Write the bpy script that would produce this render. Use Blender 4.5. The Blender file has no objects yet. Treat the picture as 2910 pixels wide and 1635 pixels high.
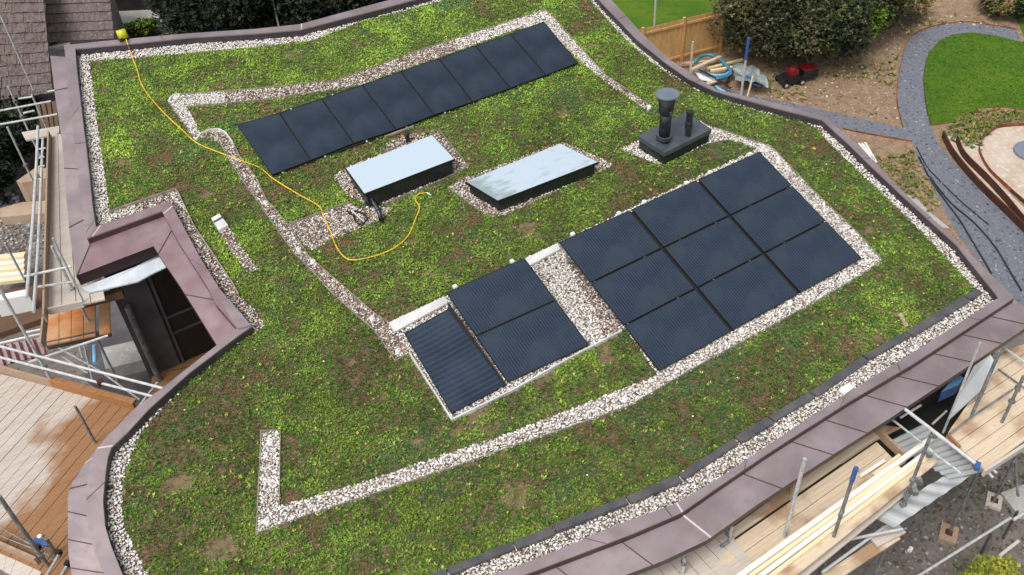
import bpy, bmesh, math, random
import numpy as np
from mathutils import Vector, Matrix
rng = np.random.default_rng(7); random.seed(7)
rad = math.radians
SC = bpy.context.scene; COL = SC.collection

# ------------------------------------------------------------------ camera
W, H_ = 2910.0, 1635.0                       # photograph size, used to measure directions
FPX, PIT, ROLL, YAW, CAMZ = 2610.2, rad(41.6), rad(-3.61), rad(59.6), 11.845
_f = np.array([math.cos(YAW)*math.cos(PIT), math.sin(YAW)*math.cos(PIT), -math.sin(PIT)])
_r0 = np.array([math.sin(YAW), -math.cos(YAW), 0.0]); _u0 = np.cross(_r0, _f)
_r = _r0*math.cos(ROLL) + _u0*math.sin(ROLL); _u = -_r0*math.sin(ROLL) + _u0*math.cos(ROLL)
cam = bpy.data.cameras.new('camera'); camo = bpy.data.objects.new('camera', cam); COL.objects.link(camo)
M = Matrix(((_r[0], _u[0], -_f[0], 0), (_r[1], _u[1], -_f[1], 0), (_r[2], _u[2], -_f[2], CAMZ), (0, 0, 0, 1)))
camo.matrix_world = M
cam.sensor_width = 36; cam.lens = FPX/W*36; cam.clip_end = 600; cam.clip_start = 0.1
SC.camera = camo
# ------------------------------------------------------------------ world, sun, exposure
wd = bpy.data.worlds.new('World'); SC.world = wd; wd.use_nodes = True
nt = wd.node_tree; nt.nodes.clear()
SUN_EL, SUN_ROT = rad(60), rad(-112)
sky = nt.nodes.new('ShaderNodeTexSky'); sky.sky_type = 'NISHITA'; sky.sun_disc = False
sky.sun_elevation = SUN_EL; sky.sun_rotation = SUN_ROT; sky.dust_density = 4; sky.air_density = 1.0; sky.ozone_density = 1
hs = nt.nodes.new('ShaderNodeHueSaturation'); hs.inputs['Saturation'].default_value = 0.28; hs.inputs['Value'].default_value = 1.0
bg = nt.nodes.new('ShaderNodeBackground'); bg.inputs['Strength'].default_value = 0.15
wo = nt.nodes.new('ShaderNodeOutputWorld')
nt.links.new(sky.outputs[0], hs.inputs['Color']); nt.links.new(hs.outputs[0], bg.inputs[0]); nt.links.new(bg.outputs[0], wo.inputs[0])
sl = bpy.data.lights.new('sun', 'SUN'); sl.energy = 1.05; sl.angle = rad(22); sl.color = (1, .965, .91)
so = bpy.data.objects.new('sun', sl); COL.objects.link(so)
sd = Vector((math.sin(SUN_ROT)*math.cos(SUN_EL), math.cos(SUN_ROT)*math.cos(SUN_EL), math.sin(SUN_EL)))
so.rotation_euler = sd.to_track_quat('Z', 'Y').to_euler(); so.location = (0, 0, 40)
SC.view_settings.view_transform = 'Standard'; SC.view_settings.look = 'None'
SC.view_settings.exposure = 0.40; SC.view_settings.gamma = 1
SC.render.engine = 'CYCLES'; SC.render.resolution_x = 1024; SC.render.resolution_y = 575
SC.cycles.max_bounces = 5

# ------------------------------------------------------------------ measuring helpers
CAM = np.array([0, 0, CAMZ]); T8 = math.tan(rad(8))
GZ = -6.0                                     # garden level
def ray(u, v):
    d = _f*FPX + _r*(u-W/2) - _u*(v-H_/2); return d/np.linalg.norm(d)
def zr(y): return (y-12.2)*T8 - 0.6           # the roof falls gently towards the low eaves
def PL(u, v, slope, c):                       # plane z = slope*y + c
    d = ray(u, v); t = (c + 0 - CAM[2])/(d[2] - slope*d[1]); return CAM + d*t
def P(u, v, h=0.0): return PL(u, v, T8, -12.2*T8 - 0.6 + h)
def Hz(u, v, z=GZ): return PL(u, v, 0, z)
def above(base, v_px_top):                    # top of a plumb post whose top shows at that pixel
    d = ray(*v_px_top); t = np.hypot(base[0], base[1])/np.hypot(d[0], d[1])
    return np.array([base[0], base[1], CAM[2]+d[2]*t])

# ------------------------------------------------------------------ materials
def srgb(r, g, b):
    f = lambda c: (c/255/12.92 if c/255 <= .04045 else ((c/255+.055)/1.055)**2.4)
    return (f(r), f(g), f(b), 1)
def mat(name, c1, c2=None, scale=3, rough=.7, metal=0, bump=0, bscale=None, detail=6, spec=.5, wave=None, c3=None, dist=.02, lo=.35, hi=.65, coords='Object', stretch=None, attr=False, r2=None):
    m = bpy.data.materials.new(name); m.use_nodes = True; n = m.node_tree; b = n.nodes['Principled BSDF']
    b.inputs['Roughness'].default_value = rough; b.inputs['Metallic'].default_value = metal
    b.inputs['Specular IOR Level'].default_value = spec
    tc = n.nodes.new('ShaderNodeTexCoord'); mp = n.nodes.new('ShaderNodeMapping'); n.links.new(tc.outputs[coords], mp.inputs[0])
    if stretch: mp.inputs['Scale'].default_value = stretch
    def noise(s, d=detail):
        t = n.nodes.new('ShaderNodeTexNoise'); t.inputs['Scale'].default_value = s; t.inputs['Detail'].default_value = d
        n.links.new(mp.outputs[0], t.inputs['Vector']); return t
    def mix(fac, a, bb):
        x = n.nodes.new('ShaderNodeMix'); x.data_type = 'RGBA'
        n.links.new(fac, x.inputs['Factor'])
        for s, val in ((6, a), (7, bb)):
            if hasattr(val, 'node'): n.links.new(val, x.inputs[s])
            else: x.inputs[s].default_value = val
        return x.outputs[2]
    def ramp(o, l, h):
        r = n.nodes.new('ShaderNodeMapRange'); r.inputs[1].default_value = l; r.inputs[2].default_value = h; n.links.new(o, r.inputs[0]); return r.outputs[0]
    col = c1
    if c2 is not None:
        col = mix(ramp(noise(scale).outputs[0], lo, hi), c1, c2)
    if c3 is not None:
        col = mix(ramp(noise(scale*5.3, 3).outputs[0], .52, .7), col, c3)
    if attr:
        at = n.nodes.new('ShaderNodeAttribute'); at.attribute_name = 'Col'; col = at.outputs['Color']
    if hasattr(col, 'node'): n.links.new(col, b.inputs['Base Color'])
    else: b.inputs['Base Color'].default_value = col
    if r2 is not None:
        rr = n.nodes.new('ShaderNodeMapRange'); rr.inputs[1].default_value = .35; rr.inputs[2].default_value = .65
        rr.inputs[3].default_value = rough; rr.inputs[4].default_value = r2
        n.links.new(noise(scale*1.7).outputs[0], rr.inputs[0]); n.links.new(rr.outputs[0], b.inputs['Roughness'])
    if bump:
        bp = n.nodes.new('ShaderNodeBump'); bp.inputs['Strength'].default_value = bump; bp.inputs['Distance'].default_value = dist
        n.links.new(noise(bscale or scale*4, 8).outputs[0], bp.inputs['Height']); n.links.new(bp.outputs[0], b.inputs['Normal'])
    return m
MT = {}
MT['soil'] = mat('soil', (.12, .075, .042, 1), (.22, .15, .09, 1), 6, .95, bump=.8, bscale=30, c3=(.13, .145, .04, 1))
MT['leaf'] = mat('leaf', (0, 0, 0, 1), attr=True, rough=.7, spec=.25)
MT['stone'] = mat('stone', (0, 0, 0, 1), attr=True, rough=.75, spec=.3)
MT['gravelbed'] = mat('gravelbed', (.16, .12, .10, 1), (.42, .37, .33, 1), 40, .9, bump=1, bscale=60, c3=(.10, .06, .045, 1))
MT['metal'] = mat('plum_metal', (.43, .355, .365, 1), (.32, .26, .265, 1), 1.1, .36, .70, bump=.12, bscale=2.2, c3=(.38, .29, .285, 1), r2=.55)
MT['metalred'] = mat('reddish_metal', (.34, .225, .235, 1), (.42, .31, .33, 1), 2.2, .38, .7, bump=.06, bscale=2.5, r2=.5)
MT['upstand'] = mat('dark_upstand', (.05, .04, .052, 1), (.075, .058, .07, 1), 2, .5, .3)
MT['dropface'] = mat('brown_drop_shaded', (.105, .062, .06, 1), (.07, .042, .042, 1), 1.4, .42, .45)  # brown metal; less sky on upright faces is darkened into the colour
MT['dropdark'] = mat('dark_brown_drop_shaded', (.05, .024, .024, 1), (.03, .016, .016, 1), 1.4, .5, .3)  # upright notch fascia, its lack of sky darkened into the brown
MT['seam'] = mat('seam', (.10, .07, .075, 1), rough=.6, metal=.4)
MT['seamlight'] = mat('seamlight', (.72, .62, .62, 1), rough=.45, metal=.4)
MT['slate'] = mat('edging_metal', (.09, .10, .115, 1), (.17, .16, .16, 1), 3, .42, .5, c3=(.16, .115, .09, 1))
MT['edge'] = mat('edging_light', (.40, .35, .30, 1), (.24, .19, .15, 1), 8, .6, .2)
MT['whitemetal'] = mat('white_metal', (.72, .72, .70, 1), (.55, .55, .54, 1), 3, .45, .1)
MT['black'] = mat('black_paint', (.012, .013, .015, 1), (.02, .022, .025, 1), 5, .3, 0)
MT['blackmat'] = mat('black_frame', (.008, .008, .009, 1), rough=.5)
MT['captop'] = mat('pale_cap', (.12, .15, .19, 1), (.15, .18, .22, 1), 3, .3)
MT['greytop'] = mat('dark_grey_top', (.038, .050, .062, 1), (.06, .075, .09, 1), 3, .28, .0, spec=1.0, r2=.45)
MT['white'] = mat('white_plastic', (.8, .8, .78, 1), rough=.5)
MT['yellow'] = mat('yellow_hose', (.78, .50, .03, 1), (.70, .40, .03, 1), 10, .45)
MT['yellowb'] = mat('yellow_case', (.55, .50, .02, 1), rough=.5)
MT['tube'] = mat('galvanised', (.60, .63, .62, 1), (.44, .46, .46, 1), 7, .45, .25, c3=(.2, .17, .14, 1))
MT['tubedark'] = mat('old_tube', (.15, .16, .16, 1), (.30, .32, .31, 1), 7, .5, .3, c3=(.07, .045, .03, 1))
MT['tubewhite'] = mat('bright_tube', (.66, .66, .64, 1), (.5, .5, .5, 1), 7, .4, .3)
MT['blue'] = mat('blue_paint', (.025, .08, .27, 1), (.04, .13, .35, 1), 5, .5)
MT['bluelight'] = mat('light_blue', (.20, .47, .72, 1), (.14, .38, .62, 1), 6, .5)
MT['bluepipe'] = mat('blue_pipe', (.03, .16, .28, 1), (.05, .25, .38, 1), 4, .4)
MT['rust'] = mat('rusty_steel', (.13, .032, .012, 1), (.30, .10, .045, 1), 3, .85)
MT['rustdark'] = mat('dark_rusty_steel', (.05, .016, .008, 1), (.09, .028, .012, 1), 3, .85)
MT['concrete'] = mat('concrete', (.42, .40, .37, 1), (.33, .31, .29, 1), 2.5, .85, bump=.2, c3=(.5, .47, .44, 1))
MT['sandstone'] = mat('sandstone', (.45, .34, .24, 1), (.36, .26, .18, 1), 2, .9, bump=.4, bscale=9)
MT['mulch'] = mat('dry_ground', (.30, .205, .13, 1), (.19, .12, .068, 1), 3.5, .95, bump=1, bscale=7, c3=(.42, .32, .22, 1), dist=.08)
MT['dirt'] = mat('dirt', (.13, .115, .10, 1), (.20, .18, .16, 1), 1.3, .95, bump=.8, bscale=9, c3=(.10, .065, .045, 1), dist=.05)
MT['pathgravel'] = mat('slate_gravel', (.15, .16, .19, 1), (.215, .225, .255, 1), 9, .9, bump=1, bscale=26, c3=(.09, .10, .125, 1), dist=.05)
MT['lawn'] = mat('lawn', (.048, .125, .009, 1), (.09, .16, .010, 1), .55, .9, bump=.8, bscale=22, c3=(.05, .11, .008, 1), spec=.2)
MT['sand'] = mat('sand', (.56, .46, .38, 1), (.44, .34, .26, 1), 1.2, .9, bump=.5, bscale=9, c3=(.60, .53, .46, 1))
MT['fence'] = mat('fence_timber', (.56, .34, .13, 1), (.44, .25, .09, 1), 1.4, .75, c3=(.62, .42, .20, 1), stretch=(6, 6, 1))
MT['rubble'] = mat('rubble', (.26, .23, .21, 1), (.10, .085, .08, 1), 9, .95, bump=1, bscale=12, c3=(.4, .37, .35, 1), dist=.1)
MT['darkwall'] = mat('dark_wall', (.012, .011, .011, 1), (.022, .02, .02, 1), 2, .6)
MT['greywall'] = mat('grey_render', (.12, .115, .12, 1), (.07, .065, .07, 1), 1.5, .8)
MT['sheet'] = mat('grey_sheet', (.46, .48, .48, 1), (.36, .38, .39, 1), 2, .6, .1)
MT['membrane'] = mat('white_membrane', (.66, .70, .73, 1), (.5, .54, .58, 1), 3, .55, bump=.3, bscale=5)
MT['bark'] = mat('bark', (.13, .09, .055, 1), (.2, .14, .09, 1), 9, .9)
MT['tile'] = mat('roof_tile', (.085, .062, .060, 1), (.14, .105, .10, 1), 2.2, .85, bump=.5, bscale=12, c3=(.23, .185, .165, 1))
MT['tile2'] = mat('lichen_tile', (.07, .052, .047, 1), (.14, .105, .095, 1), 5, .9, bump=1, bscale=9, c3=(.25, .20, .17, 1), dist=.04)
MT['red'] = mat('red_paint', (.17, .008, .012, 1), rough=.4)
MT['darkred'] = mat('dark_red_bar', (.13, .012, .015, 1), rough=.6)
MT['pinkish'] = mat('barrier_sheet', (.40, .33, .32, 1), (.3, .24, .24, 1), 4, .8)
MT['tarp'] = mat('grey_tarp', (.14, .17, .17, 1), (.25, .29, .28, 1), 3, .45, bump=.8, bscale=4)
MT['discgrey'] = mat('slate_disc', (.17, .20, .24, 1), rough=.5)
def wood(name, base, wet=None, scale=1.4, cover=(.45, .6), grain=(.3, 9, 9)):
    m = mat(name, base[0], base[1], 3, .8, c3=base[2], stretch=grain)
    if wet:
        n = m.node_tree; b = n.nodes['Principled BSDF']; src = b.inputs['Base Color'].links[0].from_socket
        tc = n.nodes.new('ShaderNodeTexCoord'); t = n.nodes.new('ShaderNodeTexNoise'); t.inputs['Scale'].default_value = scale; t.inputs['Detail'].default_value = 7
        n.links.new(tc.outputs['Object'], t.inputs['Vector'])
        r = n.nodes.new('ShaderNodeMapRange'); r.inputs[1].default_value = cover[0]; r.inputs[2].default_value = cover[1]; n.links.new(t.outputs[0], r.inputs[0])
        x = n.nodes.new('ShaderNodeMix'); x.data_type = 'RGBA'; x.blend_type = 'MULTIPLY'
        x.inputs[7].default_value = wet; n.links.new(r.outputs[0], x.inputs[0]); n.links.new(src, x.inputs[6]); n.links.new(x.outputs[2], b.inputs['Base Color'])
    return m
MT['boardgrey'] = wood('weathered_boards', ((.60, .54, .48, 1), (.50, .44, .38, 1), (.44, .36, .29, 1)))
MT['boardmix'] = wood('half_wet_boards', ((.53, .48, .43, 1), (.43, .36, .30, 1), (.36, .27, .20, 1)), (.60, .35, .18, 1), .55, (.44, .53))
MT['boardorange'] = wood('wet_orange_boards', ((.56, .32, .16, 1), (.44, .23, .10, 1), (.60, .36, .20, 1)), (.9, .6, .35, 1), 1.5)
MT['boardcream'] = wood('cream_boards', ((.68, .56, .40, 1), (.58, .46, .33, 1), (.50, .38, .27, 1)), (.60, .47, .38, 1), 1.5, (.48, .64))
MT['boardwet'] = wood('dark_wet_boards', ((.10, .055, .03, 1), (.16, .08, .04, 1), (.06, .035, .02, 1)))
MT['boardterrace'] = wood('terrace_boards', ((.30, .15, .07, 1), (.38, .20, .08, 1), (.20, .10, .05, 1)))
MT['batten'] = wood('new_timber', ((.80, .66, .42, 1), (.72, .56, .32, 1), (.82, .72, .55, 1)))
MT['battenwhite'] = wood('pale_timber', ((.80, .77, .72, 1), (.74, .70, .64, 1), (.7, .62, .5, 1)))
MT['toe'] = wood('toe_board', ((.40, .28, .19, 1), (.30, .20, .13, 1), (.46, .34, .25, 1)))
MT['toewet'] = wood('wet_toe_board', ((.36, .17, .06, 1), (.26, .11, .04, 1), (.42, .23, .10, 1)))
# solar glass: dark navy with fine cell lines, lines follow the local axes
def glassmat(name, sx, k):
    m = bpy.data.materials.new(name); m.use_nodes = True; n = m.node_tree; b = n.nodes['Principled BSDF']
    uv = n.nodes.new('ShaderNodeUVMap'); mp = n.nodes.new('ShaderNodeMapping'); mp.inputs['Scale'].default_value = sx
    n.links.new(uv.outputs[0], mp.inputs[0])
    w = n.nodes.new('ShaderNodeTexWave'); w.inputs['Scale'].default_value = 1; w.wave_type = 'BANDS'; w.bands_direction = 'X'
    n.links.new(mp.outputs[0], w.inputs[0])
    tc = n.nodes.new('ShaderNodeTexCoord'); t = n.nodes.new('ShaderNodeTexNoise'); t.inputs['Scale'].default_value = 1.3; t.inputs['Detail'].default_value = 5
    n.links.new(tc.outputs['Object'], t.inputs['Vector'])
    r = n.nodes.new('ShaderNodeMapRange'); r.inputs[1].default_value = .45; r.inputs[2].default_value = 1.0; n.links.new(w.outputs[1], r.inputs[0])
    x = n.nodes.new('ShaderNodeMix'); x.data_type = 'RGBA'; x.inputs[6].default_value = (.006, .012, .026, 1); x.inputs[7].default_value = (k, k*1.3, k*1.75, 1)
    d1 = n.nodes.new('ShaderNodeMapRange'); d1.inputs[1].default_value = .42; d1.inputs[2].default_value = .8; d1.inputs[4].default_value = .32; n.links.new(t.outputs[0], d1.inputs[0])
    x2 = n.nodes.new('ShaderNodeMix'); x2.data_type = 'RGBA'; x2.inputs[7].default_value = (.055, .068, .085, 1); n.links.new(d1.outputs[0], x2.inputs[0]); n.links.new(x.outputs[2], x2.inputs[6])
    n.links.new(r.outputs[0], x.inputs[0]); n.links.new(x2.outputs[2], b.inputs['Base Color'])
    rr = n.nodes.new('ShaderNodeMapRange'); rr.inputs[1].default_value = .3; rr.inputs[2].default_value = .7; rr.inputs[3].default_value = .16; rr.inputs[4].default_value = .34
    n.links.new(t.outputs[0], rr.inputs[0]); n.links.new(rr.outputs[0], b.inputs['Roughness'])
    b.inputs['Specular IOR Level'].default_value = 1.0
    b.inputs['Specular Tint'].default_value = (.62, .80, 1, 1)
    return m
MT['cell'] = glassmat('solar_cells', (5.2, 1, 1), .028)
MT['cellrow'] = glassmat('solar_cells_plain', (5.2, 1, 1), .010)
MT['cellport'] = glassmat('solar_cells_banded', (2.9, 1, 1), .024)
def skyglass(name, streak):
    m = mat(name, (.46, .55, .63, 1), rough=.08, metal=.0, spec=1.0)  # pale base colour paints in the bright sky's reflection
    if streak:
        n = m.node_tree; b = n.nodes['Principled BSDF']
        tc = n.nodes.new('ShaderNodeUVMap'); t = n.nodes.new('ShaderNodeTexNoise'); t.inputs['Scale'].default_value = 6; t.inputs['Detail'].default_value = 7
        n.links.new(tc.outputs[0], t.inputs['Vector'])
        sx = n.nodes.new('ShaderNodeSeparateXYZ'); n.links.new(tc.outputs[0], sx.inputs[0])
        g = n.nodes.new('ShaderNodeMapRange'); g.inputs[1].default_value = .28; g.inputs[2].default_value = .0; g.inputs[3].default_value = 0; g.inputs[4].default_value = .36; n.links.new(sx.outputs[0], g.inputs[0])
        a = n.nodes.new('ShaderNodeMath'); n.links.new(t.outputs[0], a.inputs[0]); n.links.new(g.outputs[0], a.inputs[1])
        r = n.nodes.new('ShaderNodeMapRange'); r.inputs[1].default_value = .56; r.inputs[2].default_value = .8; n.links.new(a.outputs[0], r.inputs[0])
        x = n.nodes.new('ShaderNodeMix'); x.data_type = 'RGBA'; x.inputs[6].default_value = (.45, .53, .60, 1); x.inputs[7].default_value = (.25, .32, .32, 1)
        n.links.new(r.outputs[0], x.inputs[0]); n.links.new(x.outputs[2], b.inputs['Base Color'])
    return m
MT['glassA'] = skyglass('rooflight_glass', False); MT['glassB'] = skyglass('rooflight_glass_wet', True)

# ------------------------------------------------------------------ mesh helpers
class MB:
    def __init__(s): s.v = []; s.f = []; s.uv = {}
    def face(s, pts, uv=None):
        i = len(s.v); s.v += [tuple(map(float, p)) for p in pts]; s.f.append(tuple(range(i, i+len(pts))))
        if uv: s.uv[len(s.f)-1] = uv
    def prism(s, bottom, top, uvtop=False):
        n = len(bottom); i = len(s.v); s.v += [tuple(map(float, p)) for p in bottom] + [tuple(map(float, p)) for p in top]
        s.f.append(tuple(i+k for k in reversed(range(n)))); s.f.append(tuple(i+n+k for k in range(n)))
        if uvtop: s.uv[len(s.f)-1] = [(0, 0), (1, 0), (1, 1), (0, 1)]
        for k in range(n): s.f.append((i+k, i+(k+1) % n, i+n+(k+1) % n, i+n+k))
    def slab(s, poly, th, up=(0, 0, 1), uvtop=False):          # poly = top outline
        up = np.array(up); s.prism([np.array(p)-up*th for p in poly], poly, uvtop)
    def box(s, c, size, rz=0, tilt=None):
        c = np.array(c, float); a = np.array([math.cos(rz), math.sin(rz), 0])*size[0]/2; b = np.array([-math.sin(rz), math.cos(rz), 0])*size[1]/2
        z = np.array([0, 0, size[2]/2])
        s.prism([c-a-b-z, c+a-b-z, c+a+b-z, c-a+b-z], [c-a-b+z, c+a-b+z, c+a+b+z, c-a+b+z])
    def tube(s, pts, r, n=8, caps=True):
        pts = [np.array(p, float) for p in pts]; i0 = len(s.v)
        rs = r if hasattr(r, '__len__') else [r]*len(pts)
        ref = None
        for k, p in enumerate(pts):
            d = pts[min(k+1, len(pts)-1)] - pts[max(k-1, 0)]; d = d/(np.linalg.norm(d)+1e-9)
            if ref is None or abs(ref@d) > .98: ref = np.array([0, 0, 1.]) if abs(d[2]) < .9 else np.array([1., 0, 0])
            a = np.cross(d, ref); a /= np.linalg.norm(a); b = np.cross(d, a)
            for j in range(n):
                t = 2*math.pi*j/n; s.v.append(tuple(p + (a*math.cos(t)+b*math.sin(t))*rs[k]))
        for k in range(len(pts)-1):
            for j in range(n):
                s.f.append((i0+k*n+j, i0+k*n+(j+1) % n, i0+(k+1)*n+(j+1) % n, i0+(k+1)*n+j))
        if caps:
            s.f.append(tuple(i0+j for j in reversed(range(n)))); e = i0+(len(pts)-1)*n; s.f.append(tuple(e+j for j in range(n)))
    def beam(s, a, b, w, h):
        a = np.array(a, float); b = np.array(b, float); d = b-a; d /= np.linalg.norm(d)
        x = np.cross(d, [0, 0, 1.]); x = x/np.linalg.norm(x) if np.linalg.norm(x) > 1e-6 else np.array([1., 0, 0]); y = np.cross(x, d)
        q = [x*w/2+y*h/2, -x*w/2+y*h/2, -x*w/2-y*h/2, x*w/2-y*h/2]
        s.prism([a+k for k in q], [b+k for k in q])
    def build(s, name, m, parent=None, smooth=False, loc=None):
        me = bpy.data.meshes.new(name); v = np.array(s.v)
        if parent is not None: off = np.array(parent.get('_w', parent.location))
        elif loc is not None: off = np.array(loc)
        else: off = np.array([(v[:, 0].min()+v[:, 0].max())/2, (v[:, 1].min()+v[:, 1].max())/2, v[:, 2].min()])
        me.from_pydata([tuple(p) for p in (v-off)], [], s.f)
        if s.uv:
            ul = me.uv_layers.new(name='UVMap')
            for fi, uv in s.uv.items():
                for k, li in enumerate(me.polygons[fi].loop_indices): ul.data[li].uv = uv[k]
        me.materials.append(MT[m] if isinstance(m, str) else m)
        bm = bmesh.new(); bm.from_mesh(me); bmesh.ops.recalc_face_normals(bm, faces=bm.faces); bm.to_mesh(me); bm.free()
        if smooth:
            for p in me.polygons: p.use_smooth = True
        o = bpy.data.objects.new(name, me); COL.objects.link(o)
        if parent is not None: o.parent = parent; _W[o.name] = off
        else: o.location = off; _W[o.name] = off
        return o
_W = {}
def sub(mb, name, m, parent, smooth=False):                     # a piece of a part (part origin = its thing's origin)
    off = _W[parent.name]
    me = bpy.data.meshes.new(name); me.from_pydata([tuple(np.array(p)-off) for p in mb.v], [], mb.f); me.materials.append(MT[m])
    if smooth:
        for p in me.polygons: p.use_smooth = True
    o = bpy.data.objects.new(name, me); COL.objects.link(o); o.parent = parent; _W[o.name] = off; return o
def tag(o, label, cat=None, group=None, kind=None):
    if label: o['label'] = label
    if cat: o['category'] = cat
    if group: o['group'] = group
    if kind: o['kind'] = kind
    return o
def thing(name, loc, label, cat, group=None):
    o = bpy.data.objects.new(name, None); COL.objects.link(o); o.location = tuple(map(float, loc)); o.empty_display_size = .2
    return tag(o, label, cat, group)
def fastmesh(name, V, F, cols, m, label=None, kind='stuff', cat=None):     # V n*3, F m*k, cols n*3
    off = np.array([V[:, 0].mean(), V[:, 1].mean(), V[:, 2].min()]); V = V-off
    me = bpy.data.meshes.new(name); k = F.shape[1]
    me.vertices.add(len(V)); me.vertices.foreach_set('co', V.astype(np.float32).ravel())
    me.loops.add(F.size); me.loops.foreach_set('vertex_index', F.astype(np.int32).ravel())
    me.polygons.add(len(F)); me.polygons.foreach_set('loop_start', np.arange(0, F.size, k, dtype=np.int32))
    me.update(calc_edges=True)
    a = me.color_attributes.new('Col', 'FLOAT_COLOR', 'POINT')
    c = np.ones((len(V), 4), np.float32); c[:, :3] = cols; a.data.foreach_set('color', c.ravel())
    me.materials.append(MT[m]); o = bpy.data.objects.new(name, me); COL.objects.link(o); o.location = off; _W[o.name] = off
    if kind or label: tag(o, label, cat, None, kind)
    return o
def inpoly(x, y, poly):
    c = np.zeros(len(x), bool); n = len(poly)
    for i in range(n):
        x1, y1 = poly[i][0], poly[i][1]; x2, y2 = poly[(i+1) % n][0], poly[(i+1) % n][1]
        if y1 == y2: continue
        k = ((y1 > y) != (y2 > y)) & (x < (x2-x1)*(y-y1)/(y2-y1)+x1); c ^= k
    return c
def scatter(poly, pitch, jit=.5):
    p = np.array(poly); x0, y0 = p[:, 0].min(), p[:, 1].min(); x1, y1 = p[:, 0].max(), p[:, 1].max()
    gx, gy = np.meshgrid(np.arange(x0, x1, pitch), np.arange(y0, y1, pitch)); gx = gx.ravel(); gy = gy.ravel()
    gx = gx + rng.uniform(-jit, jit, len(gx))*pitch; gy = gy + rng.uniform(-jit, jit, len(gy))*pitch
    k = inpoly(gx, gy, poly); return gx[k], gy[k]
_ng = rng.random((64, 64))
def vnoise(x, y, s, o=0):
    x = x/s + 13.7*o + 100; y = y/s + 7.3*o + 100; xi = np.floor(x).astype(int); yi = np.floor(y).astype(int); fx = x-xi; fy = y-yi
    fx = fx*fx*(3-2*fx); fy = fy*fy*(3-2*fy); g = lambda a, b: _ng[a % 64, b % 64]
    return (g(xi, yi)*(1-fx)+g(xi+1, yi)*fx)*(1-fy) + (g(xi, yi+1)*(1-fx)+g(xi+1, yi+1)*fx)*fy
def smoothpx(pts, n=6):                                             # Catmull-Rom through pixel points
    pts = [np.array(p, float) for p in pts]; out = []
    for i in range(len(pts)-1):
        p0 = pts[max(i-1, 0)]; p1 = pts[i]; p2 = pts[i+1]; p3 = pts[min(i+2, len(pts)-1)]
        for k in range(n):
            t = k/n; out.append(.5*((2*p1)+(-p0+p2)*t+(2*p0-5*p1+4*p2-p3)*t*t+(-p0+3*p1-3*p2+p3)*t**3))
    out.append(pts[-1]); return out
ICO = None
def ico():
    global ICO
    if ICO is None:
        t = (1+5**.5)/2
        v = np.array([(-1, t, 0), (1, t, 0), (-1, -t, 0), (1, -t, 0), (0, -1, t), (0, 1, t), (0, -1, -t), (0, 1, -t), (t, 0, -1), (t, 0, 1), (-t, 0, -1), (-t, 0, 1)])/math.hypot(1, t)
        f = np.array([(0, 11, 5), (0, 5, 1), (0, 1, 7), (0, 7, 10), (0, 10, 11), (1, 5, 9), (5, 11, 4), (11, 10, 2), (10, 7, 6), (7, 1, 8), (3, 9, 4), (3, 4, 2), (3, 2, 6), (3, 6, 8), (3, 8, 9), (4, 9, 5), (2, 4, 11), (6, 2, 10), (8, 6, 7), (9, 8, 1)])
        ICO = (v, f)
    return ICO
def stones(name, x, y, z, size, pal, wts, label, flat=.62, kind='stuff', cat=None):
    v, f = ico(); n = len(x)
    s = size*rng.uniform(.55, 1.25, n)
    V = v[None]*(1+rng.uniform(-.22, .22, (n, 12, 1)))
    an = rng.uniform(0, 6.28, n); sx = rng.uniform(.75, 1.35, n)
    X = V[..., 0]*sx[:, None]; Y = V[..., 1]/sx[:, None]; Z = V[..., 2]*flat
    tl = rng.uniform(-.6, .6, n)[:, None]; X, Z = X*np.cos(tl)-Z*np.sin(tl), X*np.sin(tl)+Z*np.cos(tl)
    c, sn = np.cos(an)[:, None], np.sin(an)[:, None]
    V = np.stack([(X*c-Y*sn)*s[:, None]+x[:, None], (X*sn+Y*c)*s[:, None]+y[:, None], Z*s[:, None]+z[:, None]], -1).reshape(-1, 3)
    F = (f[None]+np.arange(n)[:, None, None]*12).reshape(-1, 3)
    k = rng.choice(len(pal), n, p=wts); col = np.array(pal)[k]*rng.uniform(.8, 1.15, (n, 1)); col = np.repeat(col, 12, 0)
    return fastmesh(name, V, F, np.clip(col, 0, 1), 'stone', label, kind, cat)
def leaves(x, y, z, r, col, nl=6, up=(.15, .9), width=.34):
    n = len(x); an = rng.uniform(0, 6.28, (n, nl)); el = rng.uniform(up[0], up[1], (n, nl)); L = r[:, None]*rng.uniform(.6, 1.3, (n, nl))
    dx, dy, dz = np.cos(an)*np.cos(el), np.sin(an)*np.cos(el), np.sin(el)
    px, py = -np.sin(an), np.cos(an); w = L*width*rng.uniform(.7, 1.3, (n, nl))
    b = np.stack([x[:, None]+0*dx, y[:, None]+0*dx, z[:, None]+0*dx], -1)
    d = np.stack([dx, dy, dz], -1)*L[..., None]; q = np.stack([px, py, 0*px], -1)*w[..., None]
    V = np.stack([b, b+d*.5+q, b+d, b+d*.5-q], 2).reshape(-1, 3)
    F = np.arange(len(V)).reshape(-1, 4)
    c = col[:, None, :]*rng.uniform(.65, 1.38, (n, nl, 1)); c = np.repeat(c.reshape(-1, 3), 4, 0)  # random leaf tones; the dark end doubles as painted shadow specks
    return V, F, np.clip(c, 0, 1)

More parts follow.
